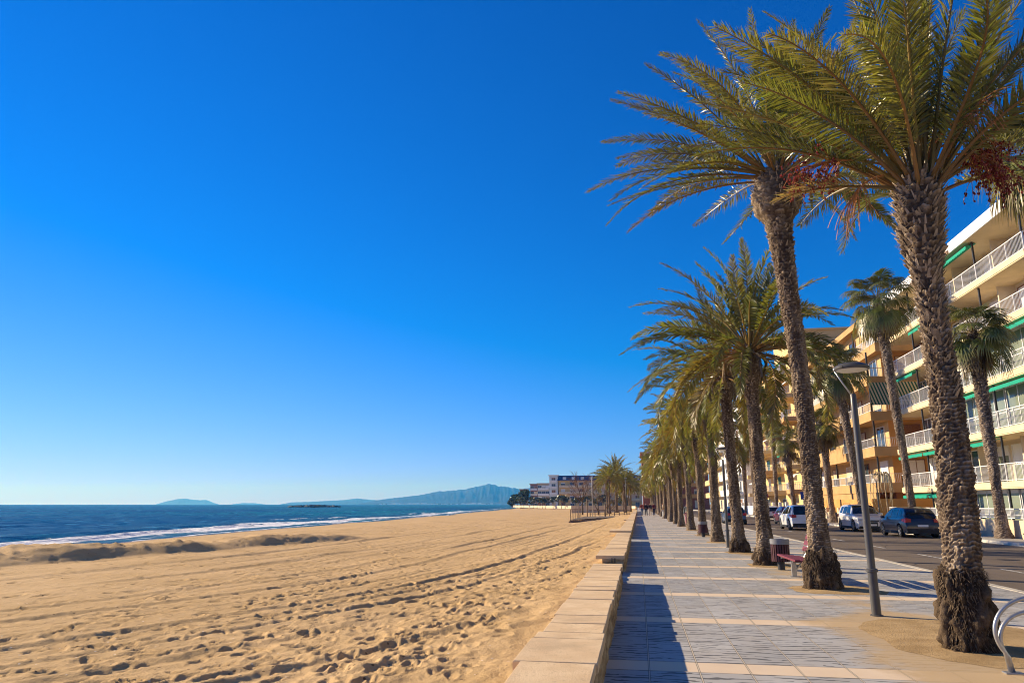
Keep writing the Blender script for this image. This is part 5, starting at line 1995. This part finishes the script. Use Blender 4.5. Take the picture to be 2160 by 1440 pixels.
# ---- yellow block with saw-tooth balconies
B = thing('apartment_block', 'yellow apartment block with stepped saw-tooth balconies beyond the orange one', 'building', (17.8, 89, 0))
mb = MB(); mb.bb(2.2, 14, 0, 40, 0, 20.0)
mb.build('wall', MT['yellow'], B)
mb = MB(); mb.bb(1.4, 13, 2, 12, 20.0, 22.6); mb.bb(1.2, 13.2, 1.8, 12.2, 22.6, 22.85)
mb.build('penthouse', MT['yellow'], B)
mb = MB(); mb.bb(1.9, 14.2, -.2, 40.2, 20.0, 20.3)
mb.build('roof', MT['orange_band'], B)
for k in range(6):
    z = 3.1 + 2.85 * k
    for j in range(5):
        y0 = .3 + 7.9 * j
        mb = MB()
        P = [(2.2, y0), (-.2, y0 + .6), (.2, y0 + 4.6), (2.2, y0 + 6.6)]
        V = [(x, y, zz) for zz in (z - .34, z + .16) for x, y in P]
        mb.add(V, [(3, 2, 1, 0), (4, 5, 6, 7), (0, 1, 5, 4), (1, 2, 6, 5), (2, 3, 7, 6)])
        mb.build('balcony_slab', MT['yellow'] if (j + k) % 3 else MT['orange_band'], B)
        railing(B, 'railing', [(2.1, y0 + .08), (-.1, y0 + .66), (.27, y0 + 4.56), (2.15, y0 + 6.5)], z + .16, .8, MT['white_metal'], .2, .03)
        window(B, 2.2, y0 + 3.2, z + .16, 2.0, 2.05, 'x', MT['white_metal'] if (j + k) % 2 else MT['awning_green'], MT['glass'])
        if (j * 3 + k) % 4 == 0:
            mb = MB()
            mb.add([(2.1, y0 + .7, z + 2.45), (2.1, y0 + 4.8, z + 2.45), (.5, y0 + 4.8, z + 1.75), (.5, y0 + .7, z + 1.75), (.5, y0 + 4.8, z + 1.6), (.5, y0 + .7, z + 1.6)], [(0, 3, 2, 1), (3, 5, 4, 2)])
            mb.build('awning', MT['awning_green'] if k % 2 else MT['white_wall'], B)
    window(B, 5.0, 0.0, z + .3, 1.3, 1.7, 'y', MT['white_metal'], MT['glass'])
for j in range(6):
    window(B, 2.2, 4 + 6.3 * j, .3, 2.6, 2.0, 'x', MT['white_metal'], MT['glass'])
t = thing('boundary_wall', 'pale cream boundary wall with taller piers before the yellow apartment block', 'wall', (17.1, 90, 0))
mb = MB(); mb.bb(0, .22, 0, 38, -.2, 1.3)
for k in range(10):
    mb.bb(-.06, .28, k * 4.1, k * 4.1 + .45, -.2, 1.8)
mb.build('wall', MT['white_wall'], t)


# ---- simpler blocks further along
def block(label, x0, x1, y0, y1, h, floors, wall, slab=None, roof=None, front='x', bal=1.3, side_win=0, frame=None, railm=None, roofh=.5, zbase=0.0, bays=None):
    B = thing('apartment_block', label, 'building', (x0, y0, zbase))
    W_, L_ = x1 - x0, y1 - y0
    mb = MB(); mb.bb(0, W_, 0, L_, -1, h)
    mb.build('wall', wall, B)
    fh = h / (floors + .1)
    frame = frame or MT['white_metal']
    if roof:
        mb = MB(); mb.bb(-.5, W_ + .4, -.5, L_ + .4, h, h + roofh)
        mb.build('roof', roof, B)
    nb = bays or max(2, int((L_ if front == 'x' else W_) / 5.5))
    span = L_ if front == 'x' else W_
    for k in range(floors):
        z = fh * k + .3
        if bal and k > 0:
            mb = MB()
            if front == 'x': mb.bb(-bal, 0, .4, L_ - .4, z - .3, z)
            else: mb.bb(.4, W_ - .4, -bal, 0, z - .3, z)
            mb.build('balcony_slab', slab or wall, B)
            mb = MB()
            if front == 'x': mb.bb(-bal, -bal + .08, .4, L_ - .4, z, z + .9)
            else: mb.bb(.4, W_ - .4, -bal, -bal + .08, z, z + .9)
            mb.build('balcony_front', railm or slab or wall, B)
        for j in range(nb):
            u = span * (j + .5) / nb
            if front == 'x': window(B, 0, u, z + .1, 2.2, fh * .68, 'x', frame, MT['glass'])
            else: window(B, u, 0, z + .1, 2.2, fh * .68, 'y', frame, MT['glass'])
        for j in range(side_win):
            if front == 'x': window(B, W_ * (j + .5) / side_win, 0, z + .5, 1.3, fh * .5, 'y', frame, MT['glass'])
            else: window(B, 0, L_ * (j + .5) / side_win, z + .5, 1.3, fh * .5, 'x', frame, MT['glass'])
    return B


block('white apartment block with pale balconies beyond the yellow block, mostly behind palms', 18.5, 30, 134, 160, 19, 6, MT['white_wall'], MT['white_wall'], MT['conc'], side_win=2)
block('cream apartment block far along the road behind the dense palm trunks', 19, 31, 166, 200, 16, 5, MT['cream_wall'], MT['yellow'], MT['tile'], side_win=2)
block('terracotta building behind the palms of the far beach clump', 1.5, 22, 236, 262, 17.5, 5, MT['brown_wall'], MT['orange_band'], MT['tile'], 'y', 1.2, 0, railm=MT['orange'])
block('tall white building with stacked round balconies above the far palm crowns', 9, 24, 268, 300, 33, 10, MT['white_wall'], MT['white_wall'], None, 'y', 1.6)
# the row of blocks curving round the bay
block('long yellow and brown-shaded seafront block under a dark blue roof, far along the beach', -42, 2, 388, 404, 14.0, 4, MT['yellow'], MT['cream'], None, 'y', 1.4, 3, bays=9, railm=MT['cream_wall'])
# ================================================================== FAR BEACH FRONT
long_b = [o for o in bpy.data.objects if o.get('label', '').startswith('long yellow and brown')][0]
mb = MB()
mb.add([(-.6, -1.4, 14.0), (44.6, -1.4, 14.0), (44.6, 16.6, 14.0), (-.6, 16.6, 14.0), (.4, .2, 16.6), (43.6, .2, 16.6), (43.6, 15.4, 16.6), (.4, 15.4, 16.6)],
       [(3, 2, 1, 0), (4, 5, 6, 7), (0, 1, 5, 4), (1, 2, 6, 5), (2, 3, 7, 6), (3, 0, 4, 7)])
rf = mb.build('roof', MT['blue_roof'], long_b)
for k in range(9):
    mb = MB(); mb.bb(2.5 + 4.8 * k, 4.3 + 4.8 * k, -1.3, 1.2, 14.35, 15.75)
    mb.build('dormer', MT['pale_blue'], rf)
mb = MB(); mb.bb(6.0, 44, -.03, -.0, 3, 13.9)  # front sheet carries the yellow building's shade as a browner colour
mb.build('shaded_facade', plain('shade_brown_render', (.62, .46, .33), .85, .1), long_b)
block('narrow white and pale blue block with stacked balconies beside the long seafront block', -46.8, -42.3, 387, 402, 16.4, 5, MT['pale_blue'], MT['white_wall'], MT['white_wall'], 'y', 1.3, 3, bays=1)
block('grey seafront block between the white narrow block and the striped one', -57.4, -50.4, 418, 434, 13.0, 4, MT['conc'], MT['white_wall'], MT['tile'], 'y', 1.2, 2, bays=3)
block('reddish brown block with white striped balconies near the end of the bay', -65, -60.3, 440, 456, 13.4, 4, MT['brown_wall'], MT['white_wall'], MT['conc'], 'y', 1.6, 2, bays=2)
block('low brick house half hidden by dark trees at the end of the bay', -78, -74, 480, 492, 11.0, 3, MT['brown_wall'], None, MT['tile'], 'y', 0, 1, bays=2)

t = thing('boundary_wall', 'long low pale wall along the back of the far beach', 'wall', (-77, 450, -.3))
mb = MB()
P = [(0, 0), (27, -78), (47, -120), (69, -140), (76, -190)]
for a, b in zip(P[:-1], P[1:]):
    L = math.hypot(b[0] - a[0], b[1] - a[1]); an = math.atan2(b[1] - a[1], b[0] - a[0])
    mb.box(((a[0] + b[0]) / 2, (a[1] + b[1]) / 2, .55), (L + .3, .3, 1.3), an)
mb.build('wall', MT['cream_wall'], t)
t = thing('boundary_wall', 'yellow stone retaining wall behind the boardwalk and the far palm clump', 'wall', (-14, 165, -.4))
mb = MB(); mb.box((5.5, 0, .8), (13, .4, 1.7)); mb.build('wall', MT['fence_wall'], t)


# leafy far trees ----------------------------------------------------
def bushy(label, loc, hgt, rad, seed, col=(.035, .05, .02), n=1500, leaf=.35, group=None, name='tree', trunkh=.35, scl=None):
    g = np.random.default_rng(seed)
    t = thing(name, label, 'tree', loc, 0, group)
    mb = MB()
    mb.tube([(0, 0, -.5), (.05, 0, hgt * trunkh), (0, .1, hgt * .75)], [.05 * hgt * .5, .03 * hgt * .5, .01 * hgt], 7)
    for k in range(6):
        a = k * 1.05 + seed
        mb.tube([(0, 0, hgt * trunkh * (.7 + .05 * k)), (rad * .4 * math.cos(a), rad * .4 * math.sin(a), hgt * .6), (rad * .7 * math.cos(a), rad * .7 * math.sin(a), hgt * .75)], [.014 * hgt, .01 * hgt, .004 * hgt], 5)
    mb.build('trunk', MT['fan_bark'] if 'fan_bark' in MT else MT['dead'], t, True)
    nc = 16
    cc = np.stack([g.normal(0, .42, nc) * rad, g.normal(0, .42, nc) * rad, hgt * (trunkh + .12 + (1 - trunkh - .2) * g.random(nc))], 1)
    cr = rad * g.uniform(.28, .5, nc)
    w = g.integers(0, nc, n)
    P = cc[w] + nrm(g.normal(0, 1, (n, 3))) * (cr[w] * g.random(n) ** .45)[:, None]
    a = nrm(g.normal(0, 1, (n, 3))); b = nrm(np.cross(a, g.normal(0, 1, (n, 3))))
    s_ = leaf * g.uniform(.5, 1.2, n)[:, None]
    V = np.stack([P - a * s_, P + b * s_ * .5, P + a * s_, P - b * s_ * .5], 1).reshape(-1, 3)
    Q = np.arange(n * 4).reshape(n, 4)
    c = np.array(col)[None, :] * np.repeat(g.uniform(.6, 1.5, n), 4)[:, None]
    mesh_np('crown', V, Q, MT['leaf'], t, False, attrs={'Col': c})
    return t


MT['fan_bark'] = plain('grey_bark', (.12, .09, .06), .9, .1, var=.3, scale=4)
GD = 'dark evergreen trees at the end of the bay'
for i, (px_, d, h, r_) in enumerate(((-79, 455, 6.0, 2.6), (-76.5, 450, 7.5, 2.6), (-74, 446, 7.0, 2.6), (-71.5, 442, 9.5, 2.8), (-69, 438, 10.5, 2.8), (-82, 470, 3.6, 3), (-66.5, 436, 10, 2.6))):
    bushy('dark evergreen tree in the clump at the end of the bay, before the mountain foot', (px_, d, -.3), h, r_, 700 + i, n=700, leaf=.8, group=GD)
g8 = random.Random(8)
small = None
for i in range(22):
    f = i / 21
    x = float(np.interp(f, [0, .35, .6, .9, 1], [-77, -50, -30, -8, -4])) + g8.uniform(-1.2, 1.2); y = float(np.interp(f, [0, .35, .6, .9, 1], [447, 369, 327, 306, 290])) + g8.uniform(-5, 3)
    if small is None:
        small = bushy('small dark tree along the pale wall at the back of the far beach', (x, y, -.3), 5.2, 1.9, 741, (.045, .05, .022), 330, .55, 'small trees along the far beach wall', trunkh=.5)
    else:
        o = copy_tree(small, (x, y, -.3), g8.uniform(0, 6)); s_ = g8.uniform(.6, 1.15); o.scale = (s_, s_, s_)


def bare_tree(label, loc, hgt, seed, col, spread=.5):
    g = random.Random(seed)
    t = thing('bare_tree', label, 'tree', loc, 0, 'leafless trees behind the boardwalk')
    tr, tw = MB(), MB()

    def grow(p, d, ln, r, lev):
        q = p + d * ln * .5 + Vector((g.gauss(0, .04), g.gauss(0, .04), 0)) * ln
        e = p + d * ln
        (tr if lev < 2 else tw).tube([p, q, e], [r, r * .85, r * .65], 6 if lev < 2 else 3, lev < 2)
        if lev >= 5: return
        for k in range(g.choice((3, 3, 4)) if lev else 4):
            nd = (d + Vector((g.gauss(0, spread), g.gauss(0, spread), g.uniform(-.1, .35)))).normalized()
            grow(e if k else q, nd, ln * g.uniform(.6, .85), r * .58, lev + 1)
    grow(Vector((0, 0, -.3)), Vector((0, 0, 1)), hgt * .36, .022 * hgt, 0)
    tr.build('trunk', MT['fan_bark'], t, True)
    tw.build('crown', plain('twigs', col, .9, .1, var=.3), t)
    return t


bare_tree('larger leafless brown tree behind the boardwalk rail', (-9.7, 128, -.3), 7.2, 3, (.17, .10, .06))
bare_tree('smaller leafless greenish tree beside the larger bare one', (-6.6, 121, -.3), 5.6, 6, (.15, .12, .06))
bare_tree('low leafless shrubby tree left of the beach shower pole', (-5.0, 118, -.3), 4.0, 9, (.16, .11, .06), .6)

# ================================================================== BOARDWALK
t = thing('boardwalk', 'grey timber boardwalk platform with a short post rail crossing the beach', 'boardwalk', (0, 0, 0))
mb = MB()
g9 = random.Random(2)
for k in range(46):
    f = k / 45
    x0 = -6.7 + 5.75 * f
    ya, yb = 72.5 + 24.5 * f, 93 + 6.5 * f
    mb.box((x0, (ya + yb) / 2, .02 + g9.uniform(-.008, .008)), (.122, yb - ya, .06))
mb.build('deck', plain('weathered_timber', (.22, .17, .12), .85, .1, var=.3, scale=3), t)
mb = MB()
mb.tube([(-6.75, 72.3, -.18), (-.95, 96.8, -.18)], .15, 4)
mb.build('edge_beam', MT['dead'], t)
for k in range(6):
    mb = MB(); y = 73 + k * 2.6
    mb.bb(-6.76, -6.69, y, y + .07, -.4, 1.02)
    mb.build('rail_post', MT['dead'], t)
mb = MB(); mb.bb(-6.75, -6.70, 73, 86.1, 1.02, 1.06)
mb.build('rail', MT['dead'], t)
GP = 'poles round the boardwalk'
for i, (x, y, h, lab) in enumerate(((-6.2, 100, 5.6, 'tall pale pole rising from the sand behind the boardwalk'), (-1.55, 97, 5.2, 'tall dark pole beside the far palm clump at the end of the boardwalk'), (-7.6, 94, 2.0, 'short timber post standing nearest the boardwalk rail'), (-6.8, 98, 2.6, 'short timber post between the rail and the tall pale pole'), (-4.2, 94, 2.0, 'short timber post right of the tall pale pole'))):
    t = thing('pole', lab, 'pole', (x, y, -.35), 0, GP)
    mb = MB()
    mb.tube([(0, 0, 0), (0, 0, h)], .06 if h > 3 else .08, 8)
    mb.build('shaft', MT['conc'] if i == 0 else MT['dark_metal'] if i == 1 else MT['dead'], t, True)
    if h > 3:
        mb = MB(); mb.box((0, 0, h + .05), (.35, .2, .1)); mb.build('cap', MT['conc'], t)
t = thing('timber_fence', 'low timber post and rail fence on the sand behind the boardwalk', 'fence', (-6.8, 104, -.3))
mb = MB()
for k in range(9):
    mb.bb(k * .68 - .05, k * .68 + .05, -.05, .05, -.2, 1.1)
mb.bb(-.1, 5.6, -.03, .03, .95, 1.05); mb.bb(-.1, 5.6, -.03, .03, .5, .58)
mb.build('rails', MT['dead'], t)

# a far-off town reading as pale specks at the mountain foot
mb = MB()
g10 = random.Random(12)
for k in range(150):
    px_ = g10.choice((g10.gauss(870, 22), g10.uniform(800, 1040), g10.gauss(1003, 8)))
    a = math.atan((px_ - 1080) / 1539) - R(9.844)
    d = g10.uniform(5300, 5500)
    s_ = g10.uniform(5, 14)
    mb.box((d * math.sin(a), d * math.cos(a), s_ * .2), (s_ * g10.uniform(1, 3), s_, s_ * g10.uniform(.5, 1.1)))
tag(mb.build('far_town', MT['white_wall']), 'scatter of pale far-off town buildings at the mountain foot', 'town', kind='stuff')
# ================================================================== PEOPLE
def skin_mesh(name, verts, edges, radii, mat, parent, lev=2):
    me = bpy.data.meshes.new(name)
    me.from_pydata([Vector(v) for v in verts], edges, [])
    o = bpy.data.objects.new(name, me)
    COL.objects.link(o)
    md = o.modifiers.new('s', 'SKIN')
    md.use_smooth_shade = True
    for v, r_ in zip(me.skin_vertices[0].data, radii):
        v.radius = (r_, r_) if not isinstance(r_, tuple) else r_
    me.skin_vertices[0].data[0].use_root = True
    sb = o.modifiers.new('d', 'SUBSURF'); sb.levels = sb.render_levels = lev
    dg = bpy.context.evaluated_depsgraph_get()
    me2 = bpy.data.meshes.new_from_object(o.evaluated_get(dg))
    me2.name = name
    bpy.data.objects.remove(o); bpy.data.meshes.remove(me)
    me2.materials.clear(); me2.materials.append(mat)
    me2.polygons.foreach_set('material_index', np.zeros(len(me2.polygons), dtype=np.int32))
    return link_mesh(name, me2, parent)


def cloth(name, c):
    return plain(name, c, .85, .1, var=.15, scale=8)


M_SKIN = plain('skin', (.45, .24, .16), .6, .3, var=.06)
M_HAIR = plain('hair', (.03, .02, .015), .6, .3, var=.2)


def person(label, loc, rz, top, legs, stride=.22, h=1.7, hair=M_HAIR):
    """walking figure; local +y is the walking direction"""
    t = thing('person', label, 'person', loc, rz, 'walkers on the promenade')
    k = h / 1.72
    s = stride
    V = [(0, 0, .95), (0, .01, 1.12), (0, .02, 1.32), (0, .02, 1.44), (0, .03, 1.52), (0, .04, 1.60), (0, .045, 1.68),
         (.10, 0, .90), (.11, s * .55, .50), (.11, s * .9, .08), (.11, s * .9 + .15, .035),
         (-.10, 0, .90), (-.11, -s * .15, .50), (-.11, -s * 1.1, .12), (-.11, -s * 1.1 + .13, .035),
         (.19, .01, 1.40), (.24, -.10, 1.13), (.25, .02, .88), (.25, .06, .80), (.235, .09, .74), (.27, .085, .74), (.25, .10, .735), (.265, .07, .72), (.23, .10, .79),
         (-.19, .01, 1.40), (-.24, .10, 1.13), (-.25, .24, .92), (-.25, .29, .85), (-.235, .32, .80), (-.27, .315, .80), (-.25, .33, .79), (-.265, .30, .78), (-.23, .33, .84)]
    E = [(0, 1), (1, 2), (2, 3), (3, 4), (4, 5), (5, 6), (0, 7), (7, 8), (8, 9), (9, 10), (0, 11), (11, 12), (12, 13), (13, 14),
         (3, 15), (15, 16), (16, 17), (17, 18), (18, 19), (18, 20), (18, 21), (18, 22), (17, 23), (3, 24), (24, 25), (25, 26), (26, 27), (27, 28), (27, 29), (27, 30), (27, 31), (26, 32)]
    Rr = [(.14, .10), (.125, .09), (.14, .10), (.09, .07), .052, .088, .075, .085, .058, .042, .035, .085, .058, .042, .035,
          .055, .042, .03, .026, .009, .009, .009, .009, .01, .055, .042, .03, .026, .009, .009, .009, .009, .01]
    V = [(a * k, b * k, c * k) for a, b, c in V]
    body = skin_mesh('body', V, E, Rr, M_SKIN, t)
    face = MB()
    for sx in (-.033, .033):
        ey = MB(); ey.box((sx, .122, 1.635 * k), (.022, .012, .012)); ey.build('eye', M_HAIR, t)
    face.box((0, .075 + .05, 1.575 * k), (.05, .012, .012))
    nose = MB(); nose.add([(0, .118, 1.63 * k), (-.014, .118, 1.60 * k), (.014, .118, 1.60 * k), (0, .148, 1.602 * k)], [(0, 1, 3), (0, 3, 2), (1, 2, 3)])
    face.build('mouth', M_HAIR, t); nose.build('nose', M_SKIN, t)
    iv = [0, 1, 2, 3, 15, 16, 17, 24, 25, 26]
    mp = {v: i for i, v in enumerate(iv)}
    grow = lambda r_, e: tuple(x + e for x in r_) if isinstance(r_, tuple) else r_ + e
    skin_mesh('jacket', [V[i] for i in iv], [(mp[a], mp[b]) for a, b in E if a in mp and b in mp], [grow(Rr[i], .022) for i in iv], cloth('jacket', top), t)
    iv = [0, 7, 8, 9, 11, 12, 13]
    mp = {v: i for i, v in enumerate(iv)}
    skin_mesh('trousers', [V[i] for i in iv], [(mp[a], mp[b]) for a, b in E if a in mp and b in mp], [grow(Rr[i], .02) for i in iv], cloth('trousers', legs), t)
    for i, (a, b) in enumerate(((9, 10), (13, 14))):
        skin_mesh('shoe', [V[a], V[b]], [(0, 1)], [.05, .042], MT['black'], t, 1)
    skin_mesh('hair', [(0, .03 * k, 1.66 * k), (0, .0, 1.62 * k)], [(0, 1)], [.098, .082], hair, t, 1)
    return t


person('walker in a brick red top and blue jeans, nearest the wall among the walkers', (.42, 101.5, 0), R(8), (.30, .05, .04), (.08, .12, .22))
person('walker in a black jacket and dark trousers beside the one in brick red', (.98, 102.5, 0), R(-5), (.015, .015, .02), (.02, .025, .05), .28)
person('walker in a dark jacket and pale beige trousers in the middle of the group', (1.55, 104, 0), 0, (.05, .035, .035), (.45, .36, .3), .18)
person('walker in a maroon top and dark blue trousers, nearest the palms among the walkers', (2.1, 104.5, 0), R(6), (.14, .02, .04), (.03, .03, .07), .24)
person('person in a beige top and white trousers standing by a far palm trunk', (2.72, 84.5, 0), R(100), (.40, .30, .2), (.55, .55, .52), .05)
person('person in a grey top and pink trousers half behind a palm trunk', (3.62, 57.0, 0), R(170), (.16, .18, .18), (.5, .22, .22), .12, 1.62)
# ================================================================== AIR
mb = MB()
mb.bb(-13000, 8200, -600, 13000, -9, 330)
mz = bpy.data.materials.new('air')
mz.use_nodes = True
for nd in list(mz.node_tree.nodes):
    if nd.type == 'BSDF_PRINCIPLED': mz.node_tree.nodes.remove(nd)
pv = mz.node_tree.nodes.new('ShaderNodeVolumePrincipled')
pv.inputs['Color'].default_value = (.05, .35, 1, 1)
pv.inputs['Density'].default_value = 1.6e-4
pv.inputs['Absorption Color'].default_value = (1, 1, 1, 1)
pv.inputs['Anisotropy'].default_value = .2
mz.node_tree.links.new(pv.outputs[0], mz.node_tree.nodes['Material Output'].inputs['Volume'])
hz = mb.build('haze', mz)
tag(hz, kind='stuff')
hz.display_type = 'WIRE'
